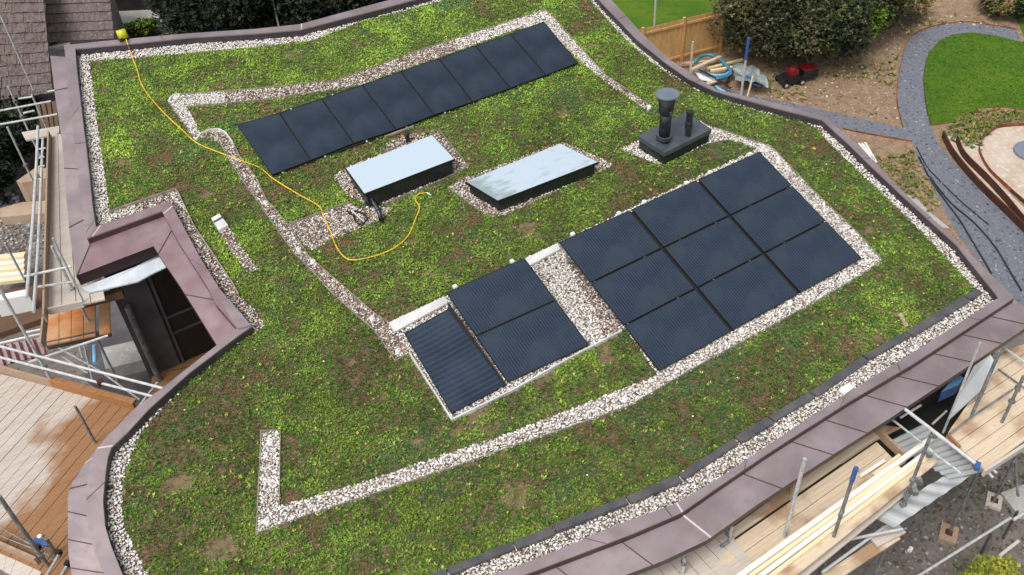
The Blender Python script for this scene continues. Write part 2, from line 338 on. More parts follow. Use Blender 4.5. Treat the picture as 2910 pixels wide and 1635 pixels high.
# ================================================================== THE HOUSE
cop_out = [(181,129),(334,113),(538,95),(730,82),(852,69),(1084,6),(1380,-72),(1605,-140),(1665,-78),(1738,0),(1821,92),(1903,170),(1974,215),(2034,254),(2180,287),(2285,315),(2353,338),(2435,410),(2492,467),(2591,569),(2699,665),(2883,846),
 (2594,1035),(2415,1140),(2273,1230),(2180,1290),(2050,1378),(1937,1457),(1800,1516),(1643,1576),(1487,1635),(1250,1725),(950,1810),(600,1830),(345,1725),(298,1635),(272,1579),(255,1523),(245,1460),(245,1395),(255,1324),(272,1279),(317,1228),(391,1154),(465,1100),(616,981),(674,933),(612,862),(592,820),(504,682),(460,600),(247,678),(237,623),(224,523),(214,410),(210,397),(193,244),(184,147)]
cop_in = [(214,139),(354,126),(538,107),(730,95),(852,85),(1084,25),(1385,-58),(1600,-112),(1640,-72),(1702,0),(1810,113),(1885,174),(1955,223),(2031,259),(2180,301),(2262,322),(2336,341),(2412,410),(2470,467),(2560,552),(2718,696),(2838,846),
 (2577,1013),(2435,1100),(2285,1197),(2180,1267),(2060,1348),(1920,1432),(1762,1488),(1563,1573),(1450,1616),(1250,1688),(940,1770),(620,1780),(395,1700),(349,1635),(315,1551),(298,1494),(292,1423),(300,1338),(306,1300),(316,1272),(366,1225),(425,1161),(538,1060),(680,952),(717,927),(649,851),(623,820),(567,730),(482,571),(272,645),(262,580),(255,509),(244,410),(238,368),(218,198),(215,165)]
assert len(cop_out) == len(cop_in), (len(cop_out), len(cop_in))
CH = .20
CO = [P(u, v, CH) for u, v in cop_out]; CI = [P(u, v, CH) for u, v in cop_in]; NC = len(CO)
house = thing('house', (CO[0][0], CO[0][1], GZ), 'house with plum metal parapet and planted green roof, ringed by scaffolding', 'house')
house['_w'] = tuple(house.location)
def dz(p, d): return np.array([p[0], p[1], p[2]+d])
deck = MB(); deck.face([dz(p, -CH-.03) for p in CI]); deck.build('roof_deck', 'soil', house)
wall = MB(); WP = [p.copy() for p in CO]; e1 = CO[50]-CO[51]; e1[2] = 0; e1 /= np.linalg.norm(e1)
for i in (47, 48, 49, 50): WP[i] = WP[i]+e1*1.9
WP[46] = WP[46]+e1*1.2
for i in range(NC):
    a, b = WP[i], WP[(i+1) % NC]
    wall.face([np.array([a[0], a[1], GZ-.3]), np.array([b[0], b[1], GZ-.3]), dz(b, -.16 if i < 45 or i > 51 else -.5), dz(a, -.16 if i < 45 or i > 51 else -.5)])
wall.build('wall', 'darkwall', house)
o1 = np.array([e1[1], -e1[0], 0]); o1 = o1 if o1@(-CO[51]) > 0 else -o1
def wq(t0, t1, za, zb, off, mt, nm):
    a, b = CO[51]+e1*t0+o1*off, CO[51]+e1*t1+o1*off; m = MB(); m.prism([np.array([p[0], p[1], za]) for p in (a, b, b-o1*.04, a-o1*.04)], [np.array([p[0], p[1], zb]) for p in (a, b, b-o1*.04, a-o1*.04)]); m.build(nm, mt, house)
wq(0, .75, GZ, -.75, .03, 'greywall', 'rendered_wall')
for t_ in (.8, 1.7, 2.6, 3.5): wq(t_, t_+.06, GZ, -.75, .05, 'greywall', 'window_frame')
for z_ in (-2.4, -2.9): wq(.8, 4.2, z_, z_+.05, .045, 'greywall', 'window_frame')
runs = [('far', 0, 7, 'metal'), ('garden', 7, 21, 'metal'), ('near', 21, 31, 'metal'), ('bottom', 31, 34, 'metal'), ('curve', 34, 46, 'metal'), ('a2', 46, 50, 'metalred'), ('a1', 50, 51, 'metalred'), ('left', 51, NC, 'metal')]
for nm, i0, i1, mt in runs:
    m = MB(); m2 = MB(); m3 = MB()
    for i in range(i0, i1):
        j = (i+1) % NC; a, b, c, d = CO[i], CO[j], CI[j], CI[i]
        m.slab([a, b, c, d], .03)                                # coping top
        m2.face([dz(d, -.03), dz(c, -.03), dz(c, -CH-.05), dz(d, -CH-.05)])   # inner upstand
        m3.face([dz(b, -.03), dz(a, -.03), dz(a, -.17), dz(b, -.17)])         # outer drop
    m.build('parapet_coping', mt, house); m2.build('parapet_upstand', 'upstand', house); m3.build('parapet_drop', 'dropface', house)
# joints across the coping
def joint(i, t, mt, hh=.003, w=.018):
    j = (i+1) % NC; a = CO[i]*(1-t)+CO[j]*t; b = CI[i]*(1-t)+CI[j]*t; d = CO[j]-CO[i]; d = d/np.linalg.norm(d)*w/2; z = np.array([0, 0, hh])
    m = MB(); m.prism([a-d, a+d, b+d, b-d], [a-d+z, a+d+z, b+d+z, b-d+z]); m.build('coping_joint', mt, house)
for i, t in ((1, .6), (9, .5), (12, .3), (17, .7), (19, .5), (21, .35), (22, .2), (23, .2), (25, .5), (27, .2), (28, .5), (38, .6), (48, .6), (51, .3), (54, .1), (55, .4)): joint(i, t, 'seam')
for i, t in ((4, .02), (26, .98), (41, .1), (49, .9), (50, .93)): joint(i, t, 'seamlight', .004, .03)

# lower ledge flashing outside the parapet
def ledge(pts_in, pts_out, hin=.05, hout=.01, seams=(), mt='metal', seamlight=(), drop=.13):
    m = MB(); A = [dz(p, -CH+hin) for p in pts_in]; B = [P(u, v, hout) for u, v in pts_out]
    m4 = MB()
    for i in range(len(A)-1):
        m.face([A[i], A[i+1], B[i+1], B[i]]); m4.face([B[i], B[i+1], dz(B[i+1], -drop), dz(B[i], -drop)])
        m.face([dz(A[i], -drop), dz(A[i+1], -drop), dz(B[i+1], -drop), dz(B[i], -drop)])
    m.face([A[0], B[0], dz(B[0], -drop), dz(A[0], -drop)]); m.face([A[-1], B[-1], dz(B[-1], -drop), dz(A[-1], -drop)])
    m.build('ledge_flashing', mt, house); m4.build('ledge_fascia', 'dropdark' if drop > .2 else 'dropface', house)
    for lst, mm, ww in ((seams, 'seam', .016), (seamlight, 'seamlight', .028)):
        for i, t in lst:
            s = MB()
            a = A[i]*(1-t)+A[i+1]*t; b = B[i]*(1-t)+B[i+1]*t; d = A[i+1]-A[i]; d = d/np.linalg.norm(d)*ww/2; z = np.array([0, 0, .035]); a, b = dz(a, -.02), dz(b, -.02)
            s.prism([a-d, a+d, b+d, b-d], [a-d+z, a+d+z, b+d+z, b-d+z])
            s.build('ledge_seam', mm, house)
ledge([CO[i] for i in range(21, 32)], [(2985,885),(2700,1075),(2526,1191),(2385,1281),(2290,1343),(2150,1436),(2010,1535),(1885,1594),(1725,1655),(1580,1715),(1330,1815)],
      seams=[(0, .22), (0, .5), (0, .78), (1, .2), (1, .72), (2, .45), (3, .2), (4, .5), (7, .2), (8, .4)], seamlight=[(5, .93)])
ledge([CO[i] for i in range(34, 43)], [(225,1730),(204,1635),(195,1579),(193,1523),(193,1460),(193,1409),(206,1370),(238,1322),(312,1230)],
      seams=[(1, .35), (2, .8), (4, .1), (5, .5)], seamlight=[(7, .05)])
ledge([CO[57], CO[56], CO[54], CO[53], CO[52], CO[51]], [(143,159),(156,270),(177,410),(187,552),(198,665),(216,785)],
      seams=[(0, .9), (2, .5), (3, .85)], hout=.0)
ledge([CO[51], CO[50]], [(217,784),(436,700)], hout=.0, seams=[(0, .015)], drop=.26, mt='metalred')
ledge([CO[50], CO[49], CO[48], CO[47], CO[46]], [(436,700),(465,744),(516,820),(545,866),(616,981)], hout=.0, seams=[(0, .5), (2, .4)], mt='metalred')
# raised cover piece at the step in the parapet
m = MB(); q = [P(627,858,.24), P(650,850,.24), P(712,925,.24), P(676,934,.24)]; m.slab(q, .05); m.build('corner_cover', 'metal', house)

# ------------------------------------------------------------------ planted roof
grass_px = [(256,176),(538,154),(730,135),(852,122),(900,113),(1013,68),(1260,3),(1590,-95),(1674,0),(1776,113),(1869,193),(1974,255),(2073,295),(2180,325),(2282,346),(2322,366),(2356,410),(2500,546),(2605,648),(2775,826),
 (2735,848),(2571,950),(2449,1018),(2299,1120),(2180,1191),(2085,1250),(1926,1355),(1776,1418),(1569,1500),(1455,1545),(1268,1622),(1130,1680),(900,1735),(640,1745),(475,1710),(422,1635),(380,1551),(354,1494),(346,1437),(354,1367),(374,1296),(405,1228),(530,1092),(640,1005),(723,947),(758,925),(730,885),(680,843),(663,812),(601,719),(553,648),(510,557),(500,543),(312,608),(300,503),(286,410),(269,283)]
G = [P(u, v, 0) for u, v in grass_px]
def poly(px, h=0): return [P(u, v, h) for u, v in px]
strips = {
 'ring_top': [(479,292),(484,280),(496,273),(510,272),(730,256),(957,232),(1098,181),(1198,145),(1460,60),(1546,30),(1566,45),(1665,156),(1725,221),(1790,264),(1852,309),(1838,317),(1762,264),(1725,241),(1697,215),(1648,176),(1540,75),(1470,85),(1250,165),(1100,215),(1030,243),(957,258),(823,276),(730,289),(533,307),(570,380),(553,397)],
 'diag': [(567,382),(620,371),(640,378),(665,410),(680,444),(730,510),(758,572),(823,645),(877,730),(979,820),(1067,897),(1104,919),(1164,1008),(1124,1030),(1098,990),(1067,945),(1008,894),(928,820),(900,787),(843,730),(795,665),(730,572),(694,523),(649,453),(626,410),(600,395),(572,398)],
 'branch': [(823,642),(993,580),(1025,590),(1121,591),(1076,631),(965,673),(889,712),(866,700)],
 'light_one': [(948,503),(985,478),(1099,432),(1097,410),(1183,378),(1195,392),(1245,375),(1332,478),(1231,527),(1095,583),(1030,582),(985,555)],
 'light_two': [(1274,537),(1330,505),(1600,405),(1715,455),(1742,472),(1430,616),(1400,620),(1360,600)],
 'chimney_bed': [(1762,427),(1810,404),(1955,330),(2028,367),(2113,395),(2190,420),(2175,440),(2138,421),(2067,398),(2011,410),(1892,467),(1869,469)],
 'array_big': [(1589,690),(2150,425),(2185,414),(2214,444),(2308,543),(2435,665),(2506,744),(2390,820),(2180,936),(2017,1024),(1782,1160),(1609,1221),(1455,1273),(1268,1338),(1098,1395),(906,1457),(730,1520),(744,1228),(798,1228),(795,1440),(928,1401),(1070,1361),(1297,1282),(1450,1231),(1648,1154),(1762,1109),(1869,1068),(1773,930)],
 'array_left': [(1104,919),(1263,844),(1495,736),(1589,690),(1784,935),(1767,945),(1648,1007),(1455,1115),(1285,1198),(1164,1008)],
 'short_strip': [(621,657),(649,643),(689,707),(737,768),(706,778),(666,730)],
}
SP = {k: poly(v) for k, v in strips.items()}
# clumps of sedum and grass, one planting
gx, gy = scatter(G, .036)
keep = np.ones(len(gx), bool)
jx, jy = gx+rng.normal(0, .022, len(gx))+.07*(vnoise(gx, gy, .13, 31)-.5), gy+rng.normal(0, .022, len(gx))+.07*(vnoise(gx, gy, .13, 32)-.5)
for k, p in SP.items(): keep &= ~inpoly(jx, jy, p)
bare_px = [(510,1310,34),(500,1380,30),(540,1500,30),(620,1565,32),(1000,1085,26),(985,1045,20),(830,160,30),(1350,1180,42),(1300,1230,40),(1380,1165,30),(2490,965,36),(2560,900,14),(1460,1420,30),(1450,1395,22),(1490,1000,30),(2480,650,22),(2520,690,16),(290,250,18),(340,460,22),(1680,130,16),(1860,610,20),(1510,650,26),(1210,770,16),(1170,690,20),(1600,315,18),(585,555,16),(470,1320,20),(1540,1080,26),(2250,520,20),(1730,1010,26),(1290,1275,24),(1180,1260,20),(1700,160,12)]
bz = np.zeros(len(gx)); bcen = []
for u, v, r in bare_px:
    p = P(u, v); e = P(u+r, v); rr = np.linalg.norm(e-p); bcen.append((p, rr))
    d = np.hypot(gx-p[0], gy-p[1])/rr; bz = np.maximum(bz, np.clip(1.35-d-2.0*(vnoise(gx, gy, .22, 3)-.5)-1.0*(vnoise(gx, gy, .09, 6)-.5), 0, 1))
n1 = vnoise(gx, gy, 1.1, 1); n2 = vnoise(gx, gy, .38, 2); n3 = vnoise(gx, gy, .16, 5); n4 = vnoise(gx, gy, 2.6, 8)
dens = .97 - .85*bz - .12*(n2 > .82)
keep &= rng.random(len(gx)) < dens
gx, gy, n1, n2, n3, n4, bz = [a[keep] for a in (gx, gy, n1, n2, n3, n4, bz)]
pal = np.array([(.150, .290, .030), (.085, .210, .022), (.225, .345, .045), (.065, .190, .055), (.135, .155, .038), (.215, .120, .060), (.040, .105, .014), (.34, .25, .13)])  # darkest greens also paint deep shadow specks into the planting
sc = n1*.34+n2*.40+n3*.26+rng.normal(0, .11, len(gx))+.05
idx = np.select([sc < .310, sc < .390, sc < .465, sc < .58, sc < .71], [5, 4, 6, 1, 0], 2)
idx = np.where((n4*.5+vnoise(gx, gy, .5, 11)*.5 > .70) & (rng.random(len(gx)) < .5), 3, idx)
idx = np.where(rng.random(len(gx)) < .03, 7, idx)
far = np.clip((gy-12)/9, 0, 1)                                     # planting colour brightened towards the high end
col = pal[idx]*(.80+.42*far[:, None]); col = col*(.72+.56*vnoise(gx, gy, .75, 41)[:, None])
rr = rng.uniform(.020, .048, len(gx))*np.where(idx == 2, 1.25, 1)*np.where(idx == 5, .8, 1)
V, F, C = leaves(gx, gy, zr(gy)+.004+.025*vnoise(gx, gy, .3, 21), rr, col, 6, (.2, 1.15), .24)
fastmesh('sedum_planting', V, F, C, 'leaf', 'low sedum and moss planting covering the whole flat roof', 'stuff', 'plants')
# taller pale sprigs and white specks
k = rng.random(len(gx)) < .010
V, F, C = leaves(gx[k], gy[k], zr(gy[k])+.02, rng.uniform(.04, .075, k.sum()), np.tile([(.33, .40, .07)], (k.sum(), 1))*rng.uniform(.7, 1.1, (k.sum(), 1)), 7, (.2, 1.1), .2)
fastmesh('taller_sprigs', V, F, C, 'leaf', 'scattered taller yellow-green sprigs rising from the roof planting', 'stuff', 'plants')
sx_, sy_ = scatter(G, .55); k = rng.random(len(sx_)) < .16; sx_, sy_ = sx_[k], sy_[k]
stones('white_flowers', sx_, sy_, zr(sy_)+.05, .017, [(.85, .85, .75), (.8, .78, .4)], [.75, .25], 'scattered tiny white and cream flower heads in the planting', cat='flowers')
# gravel beds and pebbles
PAL = [(.70, .665, .61), (.52, .485, .44), (.83, .805, .765), (.33, .22, .17), (.12, .085, .07), (.56, .47, .35)]
WLIGHT = [.31, .17, .36, .05, .05, .06]; WBROWN = [.17, .19, .07, .27, .20, .10]
rim = MB()
per = [np.array(p) for p in CI]
x, y = scatter([dz(p, 0) for p in CI], .036); kk = ~inpoly(x, y, G); x, y = x[kk], y[kk]
brown = (inpoly(x, y, poly([(430,500),(760,850),(800,980),(500,1130),(380,560)])))
for nm, sel, wt, lb in (('perimeter_gravel', ~brown, WLIGHT, 'pale pebble margin running inside the whole metal parapet'), ('brown_gravel', brown, WBROWN, 'brown pebble margin along the stepped notch of the parapet')):
    xs, ys = x[sel], y[sel]; stones(nm, xs, ys, zr(ys)+rng.uniform(0, .03, len(xs)), .024, PAL, wt, lb, cat='gravel')
m = MB(); m.face([dz(p, -CH-.022) for p in CI]); o = m.build('gravel_bed', 'gravelbed', house)
m = MB(); m.face([dz(p, -.014) for p in G]); o = m.build('planting_soil', 'soil', house)
lab = {'ring_top': ('pale pebble strip bending round the eight-panel solar row', WLIGHT), 'diag': ('narrow brown pebble strip running diagonally from the ring to the small array', WBROWN),
 'branch': ('short brown pebble strip leading to the first rooflight', WBROWN), 'light_one': ('brown pebble border round the plain rooflight', WBROWN), 'light_two': ('brown pebble border round the streaked rooflight', WBROWN),
 'chimney_bed': ('pebble bed around the black flue box with a short tail', WLIGHT), 'array_big': ('pale pebble band round the nine-panel array ending in an L', WLIGHT),
 'array_left': ('pale pebble bed under the three-panel array', WLIGHT), 'short_strip': ('short pebble strip below the small white outlet box', WBROWN)}
for k_, p in SP.items():
    m = MB(); m.face([dz(q, .004) for q in p]); m.build('strip_bed', 'gravelbed', house)
    x, y = scatter(p, .035)
    lb, wt = lab[k_]
    if k_ == 'array_left':  # darker brown mix beside the nine-panel array's left edge
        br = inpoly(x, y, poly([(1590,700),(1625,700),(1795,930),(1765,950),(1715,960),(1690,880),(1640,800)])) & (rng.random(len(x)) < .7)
        stones('gravel_strip', x[br], y[br], zr(y[br])+.01+rng.uniform(0, .022, br.sum()), .0235, PAL, [.08, .12, .03, .34, .33, .10], 'darker brown pebbles along the left edge of the nine-panel array', cat='gravel'); x, y = x[~br], y[~br]
    if k_ == 'ring_top':
        br = inpoly(x, y, poly([(640,240),(1290,110),(1330,190),(820,300),(640,300)])) | inpoly(x, y, poly([(1700,200),(1900,330),(1830,340),(1690,240)]))
        stones('gravel_strip', x[br], y[br], zr(y[br])+.01+rng.uniform(0, .022, br.sum()), .0235, PAL, WBROWN, 'brown pebble stretches of the strip round the eight-panel solar row', cat='gravel'); x, y = x[~br], y[~br]
    stones('gravel_strip', x, y, zr(y)+.01+rng.uniform(0, .022, len(x)), .0235, PAL, wt, lb, cat='gravel')
# thin metal edging around strips
def edging(px, closed, label, w=.012, h0=-.02, h1=.055, m_='edge'):
    m = MB(); pts = [P(u, v, 0) for u, v in px]; n = len(pts)
    for i in range(n if closed else n-1):
        a, b = pts[i], pts[(i+1) % n]; d = b-a; L = np.linalg.norm(d[:2]); 
        if L < 1e-4: continue
        nn = np.array([-d[1], d[0], 0])/L*w/2
        m.prism([dz(a, h0)-nn, dz(b, h0)-nn, dz(b, h0)+nn, dz(a, h0)+nn], [dz(a, h1)-nn, dz(b, h1)-nn, dz(b, h1)+nn, dz(a, h1)+nn])
    return tag(m.build('gravel_edging', m_), label, 'edging', 'metal edging strips')
edging([(553,397),(479,292),(484,280),(496,273),(510,272),(730,256),(957,232),(1098,181),(1198,145),(1460,60),(1546,30),(1566,45),(1665,156),(1725,221),(1790,264),(1852,309)], False, 'metal edging on the outer side of the strip round the eight-panel row')
edging([(533,307),(730,289),(823,276),(957,258)], False, 'inner metal edging beside the upper left end of the solar row')
edging([(553,397),(560,402),(572,385),(600,374),(622,372),(642,382),(662,410)], False, 'white bent kerb strip at the kink left of the eight-panel row', w=.035, h1=.07, m_='whitemetal')
edging([(482,295),(486,283),(497,275),(512,274),(508,284),(492,298)], True, 'small white oval kerb end at the left tip of the strip', w=.03, h1=.07, m_='whitemetal')
edging([(665,410),(680,444),(730,510),(758,572),(823,645),(877,730),(979,820),(1067,897),(1104,919)], False, 'metal edging on the right of the diagonal pebble strip')
edging([(626,410),(649,453),(694,523),(730,572),(795,665),(843,730),(900,787),(928,820),(1008,894),(1067,945),(1098,990),(1124,1030),(1164,1008)], False, 'metal edging on the left of the diagonal pebble strip')
edging([(823,642),(993,580)], False, 'straight edging above the short strip to the first rooflight', h1=.07)
edging([(1195,385),(1245,370),(1332,478),(1231,527),(1095,583)], False, 'metal edging at the lower right of the plain rooflight')
edging([(1330,505),(1274,537),(1360,600),(1400,620)], False, 'metal edging at the left corner of the streaked rooflight')
edging([(1164,1008),(1285,1198),(1455,1115),(1648,1007),(1767,945)], False, 'pale metal edging under the lower side of the three-panel array', w=.03, h1=.07, m_='whitemetal')
edging([(2190,420),(2214,444),(2308,543),(2435,665),(2506,744),(2390,820),(2180,936),(2017,1024),(1782,1160),(1609,1221),(1455,1273),(1268,1338),(1098,1395),(906,1457),(730,1520),(744,1228),(798,1228),(795,1440)], False, 'long metal edging on the outside of the nine-panel array band')
edging([(2028,367),(2113,395),(2190,420)], False, 'metal edging on the short tail beyond the flue box')
edging([(312,608),(500,543),(510,557),(553,648),(601,719),(663,812),(680,843)], False, 'metal edging along the notch margin', w=.02, h1=.08)

# dark raised edging profile along the lower eaves
chan_px = [(2775,826),(2735,848),(2571,950),(2449,1018),(2299,1120),(2180,1191),(2085,1250),(1926,1355),(1776,1418),(1569,1500),(1455,1545),(1268,1622),(1130,1678)]
ch = thing('drain_channel', P(2180, 1191), 'dark grey jointed edging channel between planting and pebbles at lower eaves', 'channel'); ch['_w'] = tuple(ch.location)
for i in range(len(chan_px)-1):
    a, b = P(*chan_px[i]), P(*chan_px[i+1]); d = b-a; nn = np.array([d[1], -d[0], 0]); nn = nn/np.linalg.norm(nn); 
    if (nn@(P(1700, 1600)-a)) < 0: nn = -nn
    e = d/np.linalg.norm(d)*.02; m = MB()
    lift = .075 + .01*(i % 3); w = (.15, .17, .14, .16)[i % 4]
    m.prism([dz(a+e, -.02), dz(b-e, -.02), dz(b-e+nn*w, -.02), dz(a+e+nn*w, -.02)], [dz(a+e, lift-.02), dz(b-e, lift-.02), dz(b-e+nn*w, lift), dz(a+e+nn*w, lift)])
    m.build('channel_section', 'slate', ch)

# ------------------------------------------------------------------ solar panels
def solar(quad, label, group, cell, clamp=(), along=True, thick=.035):
    a, b, c, d = [np.array(q) for q in quad]                      # top-left, top-right, bottom-right, bottom-left
    n = np.cross(b-a, d-a); n = n/np.linalg.norm(n); n = n if n[2] > 0 else -n
    cen = (a+b+c+d)/4; t = thing('solar_panel', cen-n*thick, label, 'solar panel', group); t['_w'] = tuple(t.location)
    L1 = np.linalg.norm(b-a); L2 = np.linalg.norm(d-a); e = .016
    f = lambda s, r: a*(1-s)*(1-r)+b*s*(1-r)+c*s*r+d*(1-s)*r
    m = MB(); e1, e2 = e/L1, e/L2
    o_ = [f(0, 0), f(1, 0), f(1, 1), f(0, 1)]; i_ = [f(e1, e2), f(1-e1, e2), f(1-e1, 1-e2), f(e1, 1-e2)]
    for k in range(4):
        j = (k+1) % 4; m.face([o_[k], o_[j], i_[j], i_[k]]); m.face([o_[j], o_[k], o_[k]-n*thick, o_[j]-n*thick])
    m.face([q-n*thick for q in o_]); m.build('frame', 'blackmat', t)
    m = MB(); uv = [(0, 0), (L1, 0), (L1, L2), (0, L2)] if along else [(0, 0), (0, L1), (L2, L1), (L2, 0)]
    m.face([q-n*.003 for q in i_], uv); m.build('glass', cell, t)
    for s, r in clamp:
        p = f(s, r); m = MB(); m.box(p+n*.0, (.075, .075, .06)); m.build('clamp', 'white', t)
    return t
def mid(a, b, t): return a*(1-t)+b*t
def rect_grid(corners, slope, c):
    A, B, C, D = [PL(u, v, slope, c) for u, v in corners]; return A, B, C, D
def bil(Q, s, r): A, B, C, D = Q; return A*(1-s)*(1-r)+B*s*(1-r)+C*s*r+D*(1-s)*r
s16 = math.tan(rad(16.5)); pb = P(1874, 1054, .10); cbig = pb[2]-s16*pb[1]
Qb = rect_grid([(1589,688),(2158,431),(2449,734),(1874,1054)], s16, cbig)
rows_ = ['top', 'middle', 'bottom']; cols_ = ['left', 'middle', 'right']
for i in range(3):
    for j in range(3):
        g = .012; gx_ = .018 if i else 0
        s0, s1 = i/3+(g*.5 if i else 0), (i+1)/3-(g*.5 if i < 2 else 0); r0, r1 = j/3+(.004 if j else 0), (j+1)/3-(.004 if j < 2 else 0)
        cl = [(.20, -.03), (.86, -.03)] if j == 0 else []
        solar([bil(Qb, s0, r0), bil(Qb, s1, r0), bil(Qb, s1, r1), bil(Qb, s0, r1)], 'black solar panel, %s row and %s column of the nine-panel array' % (rows_[j], cols_[i]), 'panels of the nine-panel array', 'cell', cl)
pp = P(1283, 1174, .10); cl_ = pp[2]-s16*pp[1]
Ql = rect_grid([(1268,831),(1490,733),(1674,980),(1443,1086)], s16, cl_)
for j in range(2):
    r0, r1 = (0, .496) if j == 0 else (.504, 1)
    solar([bil(Ql, 0, r0), bil(Ql, 1, r0), bil(Ql, 1, r1), bil(Ql, 0, r1)], ['upper landscape solar panel of the three-panel array', 'lower landscape solar panel of the three-panel array'][j], 'panels of the three-panel array', 'cell', [(.12, -.03), (.85, -.03)] if j == 0 else [])
Qp = rect_grid([(1149,947),(1274,878),(1435,1094),(1283,1174)], s16, cl_)
solar([bil(Qp, 0, 0), bil(Qp, 1, 0), bil(Qp, 1, 1), bil(Qp, 0, 1)], 'portrait solar panel with banded cells at the left of the three-panel array', 'panels of the three-panel array', 'cellport', along=False)
s18 = math.tan(rad(18.5)); pr = P(772, 497, .10); crow = pr[2]-s18*pr[1]
TOP = [(672,354),(795,322),(914,281),(1029,242),(1139,203),(1247,166),(1351,130),(1450,96),(1546,61)]
BOT = [(772,497),(883,455),(1005,407),(1126,368),(1234,326),(1343,289),(1450,250),(1551,213),(1643,178)]
nth = ['first', 'second', 'third', 'fourth', 'fifth', 'sixth', 'seventh', 'last']
for i in range(8):
    a, b, c, d = PL(*TOP[i], s18, crow), PL(*TOP[i+1], s18, crow), PL(*BOT[i+1], s18, crow), PL(*BOT[i], s18, crow)
    g = .006
    solar([mid(a, b, g), mid(a, b, 1-g), mid(d, c, 1-g), mid(d, c, g)], '%s solar panel from the left in the straight row of eight' % nth[i], 'panels of the eight-panel row', 'cellrow')
# mounting rails and legs under each array
def mounting(Q, label, ns, extra=0):
    A, B, C, D = Q; t = thing('mounting_frame', (A+B+C+D)/4, label, 'mounting frame', 'panel mounting frames'); t['_w'] = tuple(t.location)
    cc = (A+B+C+D)/4; m = MB(); m.slab([dz(cc+(p-cc)*.985, -.045) for p in (A, B, C, D)], .012); m.build('gap_backing', 'blackmat', t)  # black slab added below the panels so their gaps read dark
    for s in ns:
        a, b = mid(A, B, s)+np.array([0, 0, -.07]), mid(D, C, s)+np.array([0, 0, -.07])
        m = MB(); m.beam(a, b, .04, .05); m.build('rail', 'tube', t)
        for q, r in ((a*.97+b*.03, 0), (mid(a, b, .5), 1)):
            g = np.array([q[0], q[1], zr(q[1])]); m = MB(); m.box((g+q)/2, (.05, .05, max(q[2]-g[2], .03))); m.build('leg', 'tube', t)
mounting(Qb, 'metal frame hidden beneath the nine-panel array', (.02, .25, .42, .6, .78, .98))
mounting(Ql, 'metal frame beneath the landscape pair of the three-panel array', (.05, .5, .95))
mounting(Qp, 'metal frame beneath the banded portrait panel', (.1, .9))
m = MB(); m.slab([dz(q, -.05) for q in (Qp[1], mid(Qp[1], Ql[0], .8) if False else Ql[0]*.6+Qp[1]*.4, Ql[3]*.6+Qp[2]*.4, Qp[2])], .012); tag(m.build('gap_dark_strip', 'blackmat'), 'added black strip keeping the gap beside the banded portrait panel dark', 'strip')  # added black piece, keeps the gap between the panels dark
A, B, C, D = PL(*TOP[0], s18, crow), PL(*TOP[8], s18, crow), PL(*BOT[8], s18, crow), PL(*BOT[0], s18, crow)
mounting((A, B, C, D), 'metal frame beneath the straight row of eight panels', [k/8+.03 for k in range(8)])
def strip(px, h, th, name, label, mt, cat):
    m = MB(); m.slab([P(u, v, h) for u, v in px], th); return tag(m.build(name, mt), label, cat)
strip([(1104,917),(1262,843),(1277,858),(1120,943)], .09, .05, 'metal_flashing', 'white metal flashing at the upper edge of the portrait panel', 'whitemetal', 'flashing')
strip([(1488,737),(1585,691),(1592,708),(1500,757)], .09, .05, 'metal_flashing', 'white metal flashing between the two lower solar arrays', 'whitemetal', 'flashing')
for px in ([(1093,385),(1175,358),(1176,363),(1094,390)], [(1012,417),(1030,410),(1031,414),(1013,420)], [(1052,401),(1082,390),(1083,394),(1053,405)]): pass
m = MB(); m.beam(P(1093, 390, .04), P(1176, 360, .04), .05, .05); tag(m.build('timber_batten', 'edge'), 'pale batten end showing under the lower edge of the solar row', 'batten')

# ------------------------------------------------------------------ rooflights
def rooflight(px, base_drop, label, gm, h):
    top = [P(u, v, h) for u, v in px]                             # left, bottom, right, top
    cen = sum(top)/4; t = thing('rooflight', dz(cen, -h), label, 'rooflight', 'flat rooflights'); t['_w'] = tuple(t.location)
    inn = [cen+(p-cen)*.94 for p in top]
    m = MB(); m.prism([np.array([p[0], p[1], zr(p[1])-.03]) for p in inn], [dz(p, -.07) for p in inn]); m.build('kerb', 'black', t)
    m = MB(); m.slab([dz(p, -.012) for p in top], .055); m.build('frame', 'blackmat', t)
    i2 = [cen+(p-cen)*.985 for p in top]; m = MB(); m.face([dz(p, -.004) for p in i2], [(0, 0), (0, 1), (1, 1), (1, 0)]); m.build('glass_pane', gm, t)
    return t
rooflight([(981,478),(1034,551),(1293,451),(1229,383)], 0, 'plain rooflight, sky reflection painted pale into its glass, nearest the eight-panel row', 'glassA', .45)
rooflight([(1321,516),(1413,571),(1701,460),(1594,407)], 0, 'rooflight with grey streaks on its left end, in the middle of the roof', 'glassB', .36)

# ------------------------------------------------------------------ flue box
h = .38; q = [P(1812,386,h), P(1888,435,h), P(2022,368,h), P(1950,318,h)]; cen = sum(q)/4
t = thing('flue_box', dz(cen, -h), 'black box with tall capped flue pipe and a small vent pipe', 'chimney'); t['_w'] = tuple(t.location)
inn = [cen+(p-cen)*.95 for p in q]
m = MB(); m.prism([np.array([p[0], p[1], zr(p[1])-.03]) for p in inn], [dz(p, -.10) for p in inn]); m.build('box', 'black', t)
m = MB(); m.slab([dz(p, 0) for p in q], .11); m.build('lid', 'greytop', t)
fb = P(1887, 398, h); 
fp = MB(); fp.tube([fb-np.array([0, 0, .02]), dz(fb, .10)], .145, 20); fp.tube([dz(fb, .10), dz(fb, .13)], [.19, .17], 20)
fp.tube([dz(fb, .13), dz(fb, .78)], .135, 20); fl = fp.build('flue_pipe', 'black', t, True)
m = MB(); m.tube([dz(fb, .07), dz(fb, .135)], [.185, .175], 20); sub(m, 'storm_collar', 'greytop', fl)
m = MB(); m.tube([dz(fb, .70), dz(fb, .75), dz(fb, .80), dz(fb, 1.20)], [.14, .17, .17, .205], 20)
